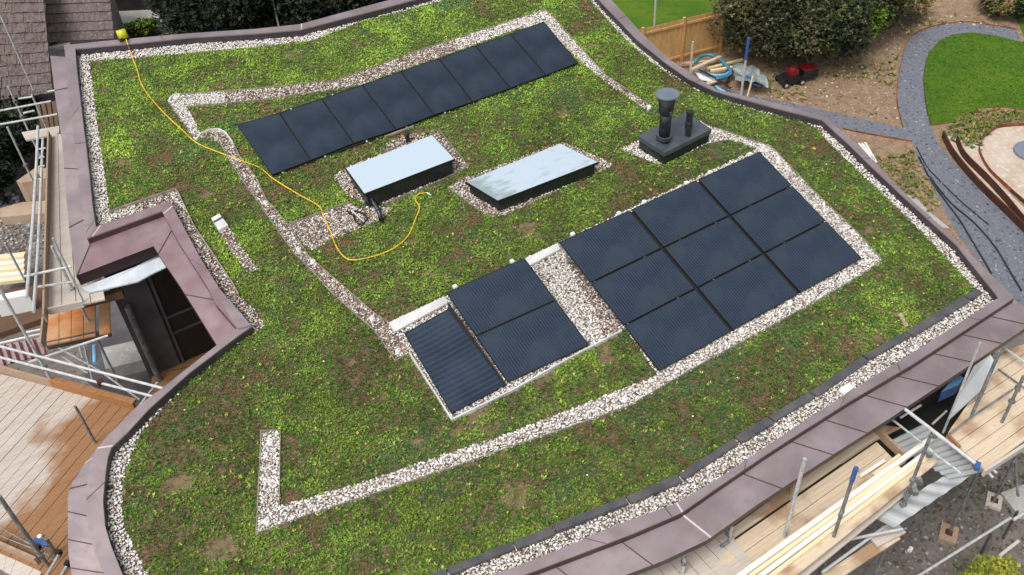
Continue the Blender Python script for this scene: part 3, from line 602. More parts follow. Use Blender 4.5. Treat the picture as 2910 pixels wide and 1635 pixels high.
cw = m.build('cowl', 'black', t, True)
m = MB(); m.tube([dz(fb, 1.19), dz(fb, 1.22)], [.27, .27], 28); sub(m, 'cap', 'captop', cw)
m = MB()
for a in range(3):
    an = 2.1*a+.4; c = dz(fb, .80)+np.array([math.cos(an), math.sin(an), 0])*.19; m.box(c, (.05, .05, .07), an)
sub(m, 'bracket', 'greytop', cw)
vb = P(1955, 384, h); m = MB(); m.tube([dz(vb, -.01), dz(vb, .20), dz(vb, .21), dz(vb, .36), dz(vb, .37), dz(vb, .60)], [.075, .075, .09, .09, .078, .078], 14); m.tube([dz(vb, .60), dz(vb, .64)], [.09, .085], 14); m.build('vent_pipe', 'black', t)
# small vent behind the first rooflight
p0 = P(1160, 405); m = MB(); m.tube([dz(p0, 0), dz(p0, .22)], [.06, .05], 12); m.tube([dz(p0, .22), dz(p0, .26)], [.065, .05], 12)
tag(m.build('vent_pipe', 'black'), 'stubby black vent pipe behind the plain rooflight', 'vent')
# black hinged arm at the kerb corner
pa = [P(1052,560,.20), P(1068,585,.22), P(1080,610,.14), P(1084,628,.04)]
t = thing('pipe_elbow', P(1070, 600), 'black bent pipe fitting at the lower left corner of the plain rooflight', 'pipe'); t['_w'] = tuple(t.location)
m = MB(); m.tube(pa, [.045, .055, .05, .06], 10); m.build('pipe', 'black', t, True)
m = MB(); m.tube([P(1050,555,.20), P(1060,575,.26), P(1074,597,.22)], [.03, .022, .03], 8); m.build('strap', 'greytop', t)
m = MB(); m.tube([P(1000,598,.03), P(1020,618,.05), P(1042,636,.03)], .014, 6); tag(m.build('cable', 'whitemetal'), 'thin grey cable loop on the pebbles below the plain rooflight', 'cable')
m = MB(); m.tube([P(985,600,.03), P(1004,612,.06), P(1012,632,.05), P(1030,640,.04), P(1045,622,.05), P(1030,606,.05), P(1008,600,.04)], .025, 8); tag(m.build('rubber_offcut', 'black'), 'crumpled black rubber offcut lying on the brown pebbles', 'offcut')

# ------------------------------------------------------------------ hose and reel
hp = [(358,111),(375,160),(392,205),(400,235),(425,275),(470,325),(520,372),(562,408),(640,440),(700,462),(740,478),(775,507),(840,548),(905,585),(918,610),(940,660),(958,705),(985,735),(1020,738),(1075,725),(1125,702),(1160,670),(1180,625),(1192,590),(1180,567),(1190,552),(1215,548)]
pts = []
for q_ in smoothpx(hp, 8):
    hh = .03 if q_[1] > 138 else .24; pts.append(P(q_[0], q_[1], hh))
m = MB(); m.tube(pts, .0155, 7); tag(m.build('garden_hose', 'yellow', smooth=True), 'yellow hose trailing from the far parapet across the planted roof', 'hose')
m = MB(); m.tube([P(1213,548,.03), P(1226,556,.03)], .02, 7); tag(m.build('hose_connector', 'whitemetal'), 'grey nozzle at the loose end of the yellow hose', 'nozzle')
rb = P(350, 108, .24); t = thing('hose_reel', rb, 'yellow and black reel sitting on the far left parapet', 'reel'); t['_w'] = tuple(t.location)
m = MB(); m.tube([rb+np.array([-.11, 0, .10]), rb+np.array([.11, 0, .10])], .12, 16); m.build('drum', 'yellowb', t, True)
m = MB(); m.box(rb+np.array([0, 0, -.0]), (.26, .18, .08), .2); m.build('base', 'black', t)

# ------------------------------------------------------------------ small white fittings
caps = [((957,243), 'on the strip above the eight-panel row'), ((755,578), 'on the diagonal strip left of the plain rooflight'), ((849,710), 'on the diagonal strip at the branch'), ((1058,907), 'on the diagonal strip near the three-panel array'), ((1131,1000), 'at the lower end of the diagonal strip'), ((1845,306), 'just left of the flue pipe'), ((1776,1136), 'halfway along the lower pebble band'), ((2107,940), 'below the bottom corner of the nine-panel array'), ((2245,862), 'under the lower right of the nine-panel array'), ((768,1258), 'at the upper end of the L-shaped strip'), ((758,1483), 'in the corner of the L-shaped strip'), ((890,745), 'on the diagonal strip just past the branch'), ((2212,452), 'at the top corner of the nine-panel array band'), ((500,278), 'at the left end of the strip round the row')]
for (u, v), w_ in caps:
    p = P(u, v, .03); t = thing('anchor_cap', dz(p, -.03), 'small round white cap ' + w_, 'cap', 'white caps on the pebble strips'); t['_w'] = tuple(t.location)
    m = MB(); m.tube([dz(p, -.03), dz(p, .04)], [.055, .05], 12); m.build('cap', 'white', t)
    m = MB(); m.tube([dz(p, .04), dz(p, .075)], [.03, .022], 8); m.build('stud', 'whitemetal', t)
t = thing('outlet_box', P(623, 632), 'small white outlet box with open grey end beside the notch', 'outlet box'); t['_w'] = tuple(t.location)
q = [P(600,620,.10), P(623,607,.10), P(648,640,.10), P(621,654,.10)]
m = MB(); m.prism([np.array([p[0], p[1], zr(p[1])]) for p in q], q); m.build('box', 'whitemetal', t)
m = MB(); a, b = mid(q[0], q[3], .3), mid(q[1], q[2], .3); c, d = mid(q[0], q[3], .42), mid(q[1], q[2], .42); m.slab([dz(a, .012), dz(b, .012), dz(d, .012), dz(c, .012)], .01); m.build('slot', 'slate', t)
q = [P(2384,1107,.07), P(2412,1088,.07), P(2428,1100,.07), P(2400,1122,.07)]
m = MB(); m.slab(q, .08); tag(m.build('inspection_cover', 'white'), 'square white inspection cover on the pebbles at the lower eaves', 'cover')
m = MB(); q = [P(2552,893,.03), P(2562,888,.03), P(2583,925,.03), P(2572,930,.03)]; m.slab(q, .03); tag(m.build('brick_offcut', 'sandstone'), 'loose reddish brick piece lying in the planting', 'brick')

# ================================================================== SETTING AT GROUND
def sheet(px, z, name, mt, kind='structure', label=None, cat=None, th=None):
    m = MB(); pts = [Hz(u, v, z) for u, v in px]
    if th: m.slab(pts, th)
    else: m.face(pts)
    o = m.build(name, mt); tag(o, label, cat, None, kind); return o
m = MB(); m.face([(-160, -160, GZ), (220, -160, GZ), (220, 260, GZ), (-160, 260, GZ)]); tag(m.build('ground', 'dirt'), None, kind='structure')
z1, z2, z3 = GZ+.004, GZ+.008, GZ+.012
sheet([(1500,-900),(3600,-600),(3300,700),(3100,900),(2700,1000),(1900,400),(1600,60)], z1, 'garden_ground', 'mulch')
path_px = [(2900,113),(2888,85),(2803,71),(2741,64),(2662,74),(2605,94),(2577,122),(2565,159),(2554,213),(2548,269),(2551,306),(2565,363),(2421,332),(2293,303),(2180,281),(2100,262),(2020,240),(2100,330),(2395,366),(2463,380),(2591,402),(2597,407),(2605,446),(2638,515),(2671,573),(2699,626),(2730,680),(2800,765),(2883,850),(2960,950),(3100,900),(3010,770),(2900,653),(2859,612),(2790,543),(2721,474),(2663,404),(2645,357),(2633,312),(2625,241),(2628,193),(2639,150),(2667,119),(2704,99),(2761,92),(2832,102),(2900,119)]
sheet(path_px, z2, 'path', 'pathgravel')
sheet([(2645,357),(2718,346),(2747,326),(2803,306),(2860,306),(2910,315),(3300,330),(3300,100),(2900,119),(2832,102),(2761,92),(2704,99),(2667,119),(2639,150),(2628,193),(2625,241),(2633,312)], z3, 'lawn', 'lawn')
sheet([(2874,-60),(2874,0),(2888,51),(2912,108),(3200,100),(3200,-80)], z3, 'lawn', 'lawn')
sheet([(1600,-260),(2150,-260),(2100,20),(1960,80),(1790,140),(1650,60)], z3, 'lawn', 'lawn')
sandc = [(2910,358),(2870,360),(2832,366),(2799,391),(2782,418),(2785,443),(2810,487),(2859,534),(2910,579),(3000,640),(3150,600),(3200,480),(3120,390),(3000,362)]
sheet(sandc, z3, 'sand_bed', 'sand')
sheet([(2640,600),(2700,650),(2640,640),(2600,590),(2560,548),(2600,560)], z2+.002, 'cement_spill', 'concrete', 'stuff', 'pale spilled cement dust on the soil beside the grey path', 'dust')
sheet([(2680,395),(2700,380),(2800,400),(2780,420),(2790,450),(2850,530),(2910,590),(2960,650),(2900,640),(2780,520)], z1+.002, 'sandy_margin', 'sand', 'structure')
# mulch litter and stones on the garden ground
p = [Hz(u, v) for u, v in [(2150,270),(2330,200),(2530,60),(2600,40),(2800,40),(2870,80),(2600,80),(2550,160),(2540,300),(2560,350),(2300,300)]]
x, y = scatter(p, .28); stones('ground_litter', x, y, np.full(len(x), GZ+.02), .05, [(.50, .40, .28), (.30, .2, .12), (.16, .1, .06), (.62, .54, .42)], [.3, .35, .25, .1], 'dry brown litter and clods over the bare garden soil', cat='litter')
p = [Hz(u, v) for u, v in path_px]; x, y = scatter(p, .2); stones('path_stones', x, y, np.full(len(x), GZ+.02), .04, [(.2, .22, .25), (.11, .12, .14), (.34, .35, .38)], [.5, .3, .2], 'loose slate blue stones on the winding path', cat='gravel')
def weeds(px, pitch, size, pal_, label, prob=.5, z=GZ, ns=1.5):
    p = [Hz(u, v, z) for u, v in px]; x, y = scatter(p, pitch); k = (vnoise(x, y, ns, 4) > 1-prob) & (rng.random(len(x)) < .8); x, y = x[k], y[k]
    c = np.array(pal_)[rng.integers(0, len(pal_), len(x))]
    V, F, C = leaves(x, y, np.full(len(x), z+.01), rng.uniform(.6, 1.3, len(x))*size, c, 6, (.2, 1.1), .22)
    return fastmesh('weeds', V, F, C, 'leaf', label, 'stuff', 'weeds')
GREENS = [(.12, .17, .03), (.2, .2, .05), (.3, .22, .09), (.08, .13, .02)]
weeds([(2645,360),(2800,310),(2910,320),(2910,355),(2830,365),(2790,395),(2780,430),(2700,400)], .10, .13, GREENS, 'rough weeds between the round lawn and the sand bed', .6)
weeds([(2180,120),(2560,20),(2900,40),(2890,70),(2741,55),(2600,85),(2545,160),(2545,350),(2300,300),(2180,270)], .22, .13, GREENS+[(.36, .27, .13)], 'sparse dry weeds on the brown soil left of the round lawn', .45)
weeds([(2400,370),(2590,405),(2600,450),(2700,640),(2560,540)], .12, .12, GREENS, 'weeds on the bank between the parapet and the grey path', .5)
weeds([(2645,357),(2718,346),(2747,326),(2803,306),(2860,306),(2910,315),(3000,330),(3000,110),(2900,119),(2832,102),(2761,92),(2704,99),(2667,119),(2639,150),(2628,193),(2625,241),(2633,312)], .09, .055, [(.05, .14, .010), (.085, .165, .012), (.12, .19, .014)], 'short mown grass blades of the round lawn', 1.0)
# rusty edging strips
def standing(px, hgt, label, mt='rust', w=.015, z=GZ):
    m = MB(); pts = [Hz(q[0], q[1], z) for q in smoothpx(px, 5)]
    for a, b in zip(pts[:-1], pts[1:]):
        d = b-a; L = np.linalg.norm(d); 
        if L < 1e-5: continue
        nn = np.array([-d[1], d[0], 0])/L*w/2
        m.prism([a-nn, b-nn, b+nn, a+nn], [dz(a-nn, hgt), dz(b-nn, hgt), dz(b+nn, hgt), dz(a+nn, hgt)])
    return tag(m.build('steel_edging', mt), label, 'edging', 'rusty garden edging strips')
standing([(2677,391),(2710,451),(2776,529),(2840,592),(2910,661),(2980,730)], .26, 'dark rusty edging standing right beside the grey path', 'rustdark', .05)
standing([(2716,404),(2738,451),(2804,518),(2859,579),(2910,640),(2990,715)], .26, 'second dark rusty edging, between path edge and sand bed', 'rustdark', .03)
standing([(2910,358),(2870,360),(2832,366),(2799,391),(2782,418),(2785,443),(2810,487),(2859,534),(2910,579),(2990,640)], .13, 'curved rusty edging round the sand bed')
standing([(2870,545),(2910,580),(2960,625)], .10, 'short loose rusty strip below the sand bed', 'rustdark')
standing([(2565,363),(2551,306),(2548,269),(2554,213),(2565,159),(2577,122),(2605,94),(2662,74),(2741,64),(2803,71),(2888,85)], .06, 'rusty edging on the outer bend of the grey path')
standing([(2645,357),(2633,312),(2625,241),(2628,193),(2639,150)], .05, 'dark edging between the path and the round lawn', 'rustdark')
standing([(2395,368),(2463,382),(2591,404)], .06, 'rusty edging below the side branch of the path')
standing([(2645,358),(2718,347),(2747,327),(2803,307),(2860,307),(2910,316)], .04, 'rusty edging along the bottom of the round lawn')
def cable(px, z, r, label, mt='black', lift=.03):
    m = MB(); m.tube([Hz(q[0], q[1], z+lift) for q in smoothpx(px, 5)], r, 5); return tag(m.build('cable', mt), label, 'cable', 'black cables on the grey path')
cable([(2605,418),(2632,470),(2666,509),(2735,576),(2810,639)], GZ, .02, 'black cable nearest the middle of the grey path')
cable([(2611,446),(2647,515),(2688,573),(2729,628),(2757,675),(2790,730),(2818,778)], GZ, .028, 'black cable along the house side of the grey path')
cable([(2640,500),(2700,575),(2772,637),(2832,708),(2874,778),(2905,830)], GZ, .028, 'long black cable reaching the house corner')
m = MB(); c = Hz(2936, 436, GZ); m.tube([dz(c, .0), dz(c, .10), dz(c, .13)], [.62, .62, .5], 28); tag(m.build('stone_disc', 'discgrey'), 'blue-grey round slab lying on the sand bed', 'slab')

# fence
fz0, fz1 = Hz(1800, 209), Hz(2062, 142); fd = fz1-fz0; fl_ = np.linalg.norm(fd); fd /= fl_
fn = np.array([fd[1], -fd[0], 0]); fn = fn if fn@(-fz0) > 0 else -fn
t = thing('fence', fz0, 'orange-brown close-board timber fence in front of the back lawn', 'fence'); t['_w'] = tuple(t.location)
ht = 1.8; L = fl_+1.8; s = -1.5; k = 0
while s < L:
    a = fz0+fd*s; e = min(s+1.8, L)
    m = MB(); q = s
    while q < e:
        w_ = min(.125, e-q); c = fz0+fd*(q+w_/2)+fn*(.010 if int(q/.125) % 2 else .0)+np.array([0, 0, ht/2]); m.box(c, (w_-.006, .018, ht+.01*random.uniform(-1, 1)), math.atan2(fd[1], fd[0])); q += .125
    m.build('board_panel', 'fence', t)
    for zz in (.25, 1.6):
        m = MB(); m.beam(dz(a, zz)+fn*.045, dz(fz0+fd*e, zz)+fn*.045, .05, .09); m.build('rail', 'fence', t)
    m = MB(); m.box(a+fn*.05+np.array([0, 0, ht/2+.04]), (.1, .1, ht+.08), math.atan2(fd[1], fd[0])); m.build('post', 'fence', t)
    s += 1.8

# ------------------------------------------------------------------ vegetation
def bush(name, c, r, n, pal_, label, cat, leaf=.12, group=None, trunk=True, clumps=26, nl=5, shape=1.0):
    c = np.array(c, float); t = thing(name, c, label, cat, group); t['_w'] = tuple(t.location)
    rx, ry, rz = r
    d = rng.normal(size=(clumps, 3)); d /= np.linalg.norm(d, axis=1)[:, None]; cc = d*rng.uniform(.35, .95, (clumps, 1))*np.array([rx, ry, rz*.8])*.8; cs = rng.uniform(.28, .5, clumps)
    k = rng.integers(0, clumps, n); q = rng.normal(size=(n, 3)); q /= np.linalg.norm(q, axis=1)[:, None]; q *= (rng.uniform(0, 1, (n, 1))**.4)
    p = cc[k] + q*cs[k][:, None]*np.array([rx, ry, rz]); p[:, 2] += rz*shape
    p = p[p[:, 2] > .03]; k = k[:len(p)] if len(k) != len(p) else k
    pal_ = np.array(pal_); cl = rng.integers(0, len(pal_), clumps)
    idx = np.where(rng.random(len(p)) < .65, cl[rng.integers(0, clumps, len(p))] if False else cl[k[:len(p)]], rng.integers(0, len(pal_), len(p)))
    V, F, C = leaves(p[:, 0]+c[0], p[:, 1]+c[1], p[:, 2]+c[2], rng.uniform(.6, 1.3, len(p))*leaf, pal_[idx], nl, (-.5, 1.1), .3)
    o = fastmesh('crown', V, F, C, 'leaf', None, None); o.parent = t; o.location = tuple(_W[o.name]-c)
    if trunk:
        m = MB()
        for j in range(min(11, clumps)):
            e = cc[j]*1.15+np.array([0, 0, rz*shape]); m.tube([c, c+e*np.array([.2, .2, .4]), c+e*np.array([.6, .6, .75]), c+e], [.09*rz/2.5, .07*rz/2.5, .04*rz/2.5, .012], 6)
        m.build('trunk', 'bark', t)
    return t
DARK = [(.016, .026, .014), (.024, .036, .018), (.011, .018, .011), (.040, .052, .025)]
OLIVE = [(.05, .06, .026), (.075, .082, .036), (.032, .042, .02), (.10, .095, .045), (.13, .105, .06)]
LIME = [(.12, .20, .02), (.17, .27, .03), (.07, .12, .02), (.2, .24, .05)]
BROWNG = [(.16, .14, .05), (.24, .18, .08), (.1, .11, .04), (.3, .2, .09)]
def gp(u, v, z=GZ): return Hz(u, v, z)
bush('large_shrub', gp(2150, 165), (2.5, 2.3, 2.1), 9000, OLIVE+BROWNG[:1]+OLIVE, 'large dark olive shrub behind the timber pile and fence end', 'shrub', .11, 'shrubs behind the brown bed', clumps=36)
bush('large_shrub', gp(2300, 185), (2.3, 2.1, 1.9), 8500, OLIVE+DARK[:1]+LIME[2:3]+BROWNG[:1], 'dark olive shrub directly behind the red mower', 'shrub', .11, 'shrubs behind the brown bed', clumps=36)
bush('large_shrub', gp(2235, 60), (3.2, 2.6, 2.6), 8000, OLIVE+DARK[:2]+BROWNG[:2], 'tall dark shrub rising out of the top of the view', 'shrub', .13, 'shrubs behind the brown bed', clumps=30)
bush('large_shrub', gp(2400, 150), (1.15, 1.1, 1.5), 4600, LIME, 'bright lime green leafy shrub among darker ones', 'shrub', .13, 'shrubs behind the brown bed')
bush('large_shrub', gp(2460, 120), (1.7, 1.5, 2.0), 6000, OLIVE+LIME[:1], 'green and olive shrub at the right end of the shrub row', 'shrub', .12, 'shrubs behind the brown bed', clumps=30)
bush('low_shrub', gp(2560, 60), (1.5, 1.2, .7), 2200, BROWNG, 'low yellowish brown shrub at the edge of the bare soil', 'shrub', .11)
bush('low_shrub', gp(2830, 38), (1.3, 1.0, .7), 2500, BROWNG+LIME[2:3], 'brownish green shrub above the bend of the path', 'shrub', .12)
bush('low_shrub', gp(2898, 62), (.6, .5, .6), 900, DARK+LIME[2:3], 'small dark green shrub between path end and lawn', 'shrub', .1)
# hedge beyond the far parapet
hz_ = [(560,40,1.0),(585,15,1.8),(610,48,2.3),(700,40,2.4),(790,30,2.4),(880,18,2.4),(970,0,2.5),(1060,-25,2.5),(1150,-55,2.5)]
for i, (u, v, r) in enumerate(hz_):
    c = gp(u, v+45, GZ); lb = ['first', 'second', 'third', 'fourth', 'fifth', 'sixth', 'seventh', 'eighth', 'last'][i]
    bush('conifer', c, (r*1.1, r*1.2, r*1.0), 11000, DARK, 'very dark green conifer, %s from the left behind the far parapet' % lb, 'conifer', .14, 'dark conifers behind the far parapet', clumps=40, shape=.8)
bush('low_shrub', gp(412, 102), (.9, .8, .45), 1500, LIME+DARK[:1], 'small bright green shrub beside the pale drive', 'shrub', .12)
# dark shrubs on the left
for i, (u, v, r, lb) in enumerate([(40,330,1.9,'dark shrub below the old tiled roof at the left edge'), (60,440,2.0,'near-black shrub behind the left scaffold rails'), (10,520,1.8,'near-black shrub above the sandstone block'), (110,370,1.5,'dark shrub under the upper left scaffold plank')]):
    bush('dark_shrub', gp(u, v+30), (r, r, r*.8), 5000, DARK, lb, 'shrub', .14, 'dark shrubs at the left')
bush('low_shrub', gp(2800, 1715), (.75, .6, .6), 4500, [(.25, .27, .03), (.36, .34, .05), (.15, .18, .03)], 'yellow-green bush at the bottom right below the scaffold', 'shrub', .08)

# ------------------------------------------------------------------ mower
c = gp(2250, 236); ax = gp(2320, 222)-c; ax /= np.linalg.norm(ax); side = np.array([-ax[1], ax[0], 0]); rz = math.atan2(ax[1], ax[0])
t = thing('lawn_mower', c, 'red and black lawn mower parked on the bare brown soil', 'mower'); t['_w'] = tuple(t.location)
m = MB(); b0 = c+np.array([0, 0, .2]); prof = [(-.55, .05), (-.45, .2), (-.1, .28), (.2, .25), (.35, .1)]
for w0, w1 in ((-.26, .26),):
    L_ = [c+ax*a+side*w0+np.array([0, 0, .12+h_]) for a, h_ in prof]; R_ = [c+ax*a+side*w1+np.array([0, 0, .12+h_]) for a, h_ in prof]
    m.face(L_+[c+ax*.35+side*w0+np.array([0, 0, .1]), c-ax*.55+side*w0+np.array([0, 0, .1])]); m.face(R_+[c+ax*.35+side*w1+np.array([0, 0, .1]), c-ax*.55+side*w1+np.array([0, 0, .1])])
    for i in range(4): m.face([L_[i], L_[i+1], R_[i+1], R_[i]])
m.build('deck', 'blackmat', t)
m = MB(); m.box(c-ax*.05+np.array([0, 0, .50]), (.34, .36, .2), rz); m.tube([c-ax*.05+np.array([0, 0, .58]), c-ax*.05+np.array([0, 0, .68])], [.14, .10], 12); m.build('engine', 'red', t)
m = MB(); A_ = c+ax*.62+np.array([0, 0, .36]); m.box(A_, (.62, .46, .30), rz); m.build('grass_box', 'blackmat', t)
m = MB(); m.box(A_+np.array([0, 0, .18]), (.60, .44, .05), rz); m.build('box_lid', 'red', t)
for a, s_ in ((-.42, 1), (-.42, -1), (.25, 1), (.25, -1)):
    w0 = c+ax*a+side*s_*.30+np.array([0, 0, .13]); m = MB(); m.tube([w0-side*.03, w0+side*.03], .13, 16); wh = m.build('wheel', 'blackmat', t)
    m = MB(); m.tube([w0-side*.034, w0+side*.034], .07, 12); sub(m, 'rim', 'tube', wh)
m = MB()
for s_ in (1, -1): m.tube([c+ax*.2+side*s_*.24+np.array([0, 0, .3]), c+ax*1.25+side*s_*.22+np.array([0, 0, .85])], .016, 6)
m.tube([c+ax*1.25+side*.22+np.array([0, 0, .85]), c+ax*1.25-side*.22+np.array([0, 0, .85])], .02, 6); m.build('handle', 'black', t)

# ------------------------------------------------------------------ building debris by the fence
def loop(px, label, mt, r=.045, lift=.1, cat='pipe', name='pipe_coil', group=None):
    m = MB(); m.tube([Hz(q[0], q[1], GZ+lift) for q in smoothpx(px, 5)], r, 7); return tag(m.build(name, mt, smooth=True), label, cat, group)
loop([(1975,178),(1990,162),(2010,156),(2030,160),(2050,172),(2068,190),(2078,205),(2070,215),(2050,222),(2035,224)], 'upper coil of blue water pipe on the debris pile', 'bluepipe', .06, .32)
loop([(1985,195),(2005,208),(2030,214),(2060,212),(2078,200)], 'lower light blue pipe curving under the coil', 'bluelight', .055, .22)
loop([(1990,200),(2020,215),(2045,230),(2075,250)], 'black pipe crossing the white sheet in the debris pile', 'black', .045, .3)
loop([(2078,205),(2070,225),(2062,245)], 'short black pipe at the right of the blue coil', 'black', .04, .2)
loop([(2035,246),(2048,256),(2060,262)], 'short blue offcut beside the parapet edge', 'bluelight', .06, .1)
def timber(a, b, w, h_, z, label, mt='batten', group=None, za=None, name='timber'):
    m = MB(); m.beam(Hz(a[0], a[1], z), Hz(b[0], b[1], za if za is not None else z), w, h_); return tag(m.build(name, mt), label, 'timber', group)
TG = 'timbers in the debris pile'
timber((1964,198),(2048,162), .14, .08, GZ+.38, 'long pale timber lying across the blue pipe coil', 'boardcream', TG)
timber((1935,182),(2035,172), .12, .06, GZ+.2, 'timber nearest the fence in the debris pile', 'boardcream', TG)
timber((2010,195),(2110,170), .12, .07, GZ+.15, 'timber sticking out right of the blue coil', 'batten', TG)
timber((2020,202),(2098,188), .12, .07, GZ+.25, 'second timber right of the blue coil', 'batten', TG)
timber((2005,240),(2075,218), .14, .05, GZ+.18, 'pinkish plank below the black pipe', 'boardcream', TG)
timber((2124,276),(2140,216), .05, .05, GZ+.1, 'thin wooden stake leaning beside the blue topped pole', 'batten', TG, GZ+.9)
sheet([(1975,205),(2010,212),(2040,225),(2030,235),(1990,225)], GZ+.12, 'plastic_sheet', 'white', None, 'white plastic sheet under the black pipe in the debris pile', 'sheet', .03)
def tarp(px, z, name, label, mt, amp=.15, n=14):
    A, B, C, D = [Hz(u, v, z) for u, v in px]; m = MB(); g = []
    for i in range(n+1):
        for j in range(n+1):
            p = bil((A, B, C, D), i/n, j/n); g.append(dz(p, amp*float(vnoise(np.array([p[0]]), np.array([p[1]]), .45, 9)[0])+.5*amp*float(vnoise(np.array([p[0]]), np.array([p[1]]), .18, 2)[0])))
    m.v = [tuple(p) for p in g]; m.f = [(i*(n+1)+j, i*(n+1)+j+1, (i+1)*(n+1)+j+1, (i+1)*(n+1)+j) for i in range(n) for j in range(n)]
    return tag(m.build(name, mt), label, 'sheet')
tarp([(2078,200),(2150,215),(2185,275),(2085,262)], GZ+.05, 'tarpaulin', 'crumpled grey-green tarpaulin beside the blue topped pole', 'tarp', .5)
tarp([(2118,222),(2150,232),(2158,262),(2122,250)], GZ+.25, 'tarpaulin', 'small folded blue sheet on the grey tarpaulin', 'blue', .2, 8)
# battens leaning outside the right parapet
for i, (a, b) in enumerate([((2440,408),(2478,452)), ((2449,408),(2484,456)), ((2458,406),(2490,462))]):
    timber(a, b, .05, .04, GZ+3.2-.0*i, '%s pale batten outside the right parapet corner' % ['left', 'middle', 'right'][i], 'battenwhite', 'battens outside the right parapet')

# ------------------------------------------------------------------ neighbour's house top left
nh = thing('neighbour_house', Hz(150, 60, GZ), 'neighbouring house with two old brown tiled roof slopes', 'house'); nh['_w'] = tuple(nh.location)
def tiled(q, nr, ncl, mt, jit, thick=.05):
    A, B, C, D = q; m = MB()                                      # A top-left B top-right C bottom-right D bottom-left
    n = np.cross(B-A, D-A); n /= np.linalg.norm(n); n = n if n[2] > 0 else -n
    for r in range(nr):
        for c_ in range(ncl):
            o = (.5 if r % 2 else 0)
            s0, s1 = (c_+o)/ncl, (c_+o+.97)/ncl; s0 = min(s0, 1); s1 = min(s1, 1)
            if s1-s0 < .002: continue
            r0, r1 = r/nr, (r+1.12)/nr; j = [rng.uniform(-jit, jit) for _ in range(4)]
            a, b, c2, d = bil(q, s0, r0)+n*(j[0]), bil(q, s1, r0)+n*(j[1]), bil(q, s1, r1)+n*(thick+j[2]), bil(q, s0, r1)+n*(thick+j[3])
            m.face([a, b, c2, d]); m.face([d, c2, c2-n*thick*1.2, d-n*thick*1.2])
    m.face([p-n*.03 for p in q])
    return m
def zq(px): return [Hz(u, v, z) for u, v, z in px]
tiled(zq([(125,-70,-1.6), (305,-75,-1.6), (326,108,-3.4), (131,118,-3.4)]), 7, 12, 'tile', .006).build('smooth_roof_slope', 'tile', nh)
tiled(zq([(-70,-80,-1.2), (118,-75,-1.2), (150,262,-3.6), (-60,290,-3.6)]), 12, 22, 'tile2', .022, .045).build('lichen_roof_slope', 'tile2', nh)
m = MB(); q = [Hz(-60, 270, -3.9), Hz(150, 250, -3.9), Hz(326, 100, -3.9), Hz(305, -60, -3.9), Hz(-60, -60, -3.9)]; m.prism([np.array([p[0], p[1], GZ]) for p in q], q); m.build('wall', 'rubble', nh)
sheet([(240,-60),(620,-60),(560,30),(500,80),(430,100),(300,140),(300,60)], z3, 'driveway', 'concrete')
m = MB(); q = [Hz(300, -110, -4.6), Hz(600, -110, -4.6), Hz(560, -62, -4.6), Hz(305, -50, -4.6)]; m.slab(q, 1.4); tag(m.build('black_flat_block', 'darkwall'), 'black flat-topped block at the top left above the pale drive', 'shed')  # low black block marking an unidentified dark mass
m = MB(); m.beam(Hz(135, 141, -3.3), Hz(200, 128, -3.3), .18, .12); m.build('ridge_capping', 'concrete', nh)
bush('low_shrub', Hz(152, 138, -4.2), (.5, .5, .35), 700, LIME, 'mossy tuft at the lower corner of the neighbour roof', 'shrub', .08, trunk=False)

# ------------------------------------------------------------------ left side ground objects
def blockpx(px, z, h_, name, label, mt, cat):
    m = MB(); q = [Hz(u, v, z+h_) for u, v in px]; m.prism([np.array([p[0], p[1], z]) for p in q], q); return tag(m.build(name, mt), label, cat)
blockpx([(46,515),(108,472),(142,482),(135,505),(62,520)], GZ, 1.0, 'stone_block', 'large squared sandstone block behind the left scaffold', 'sandstone', 'block')
blockpx([(0,592),(62,575),(140,570),(138,605),(0,618)], GZ, .35, 'low_wall', 'low beige wall top crossing behind the left scaffold tubes', 'sandstone', 'wall')
p = [Hz(u, v) for u, v in [(-20,540),(60,540),(60,600),(-20,610)]]; x, y = scatter(p, .16); stones('rubble_heap', x, y, GZ+rng.uniform(0, .25, len(x)), .13, [(.10, .095, .1), (.2, .19, .19), (.06, .06, .06)], [.4, .3, .3], 'dark stone rubble heap left of the sandstone block', cat='rubble')
p = [Hz(u, v) for u, v in [(-20,625),(140,615),(120,730),(-20,750)]]; x, y = scatter(p, .13); stones('stony_ground', x, y, GZ+rng.uniform(0, .04, len(x)), .05, [(.30, .27, .25), (.45, .42, .4), (.18, .15, .13)], [.5, .25, .25], 'stony grey ground left of the walkway scaffold', cat='gravel')
for i in range(5):
    v0 = 733+i*16; timber((-15,v0+4),(72,v0-6), .24, .12, GZ+.9-.1*i, ['topmost','second','third','fourth','lowest'][i]+' cream board in the stack at the left edge', 'battenwhite' if i % 2 else 'batten', 'boards stacked at the left edge', name='stacked_board')
# low-level dark slab under left stack
blockpx([(-40,838),(130,800),(135,900),(-40,960)], GZ, .2, 'dark_slab', 'dark wet slab behind the left scaffold poles', 'boardwet', 'slab')
blockpx([(-20,842),(75,822),(80,838),(-20,858)], GZ, .8, 'white_board', 'white board edge above the dark slab at the left', 'white', 'board')

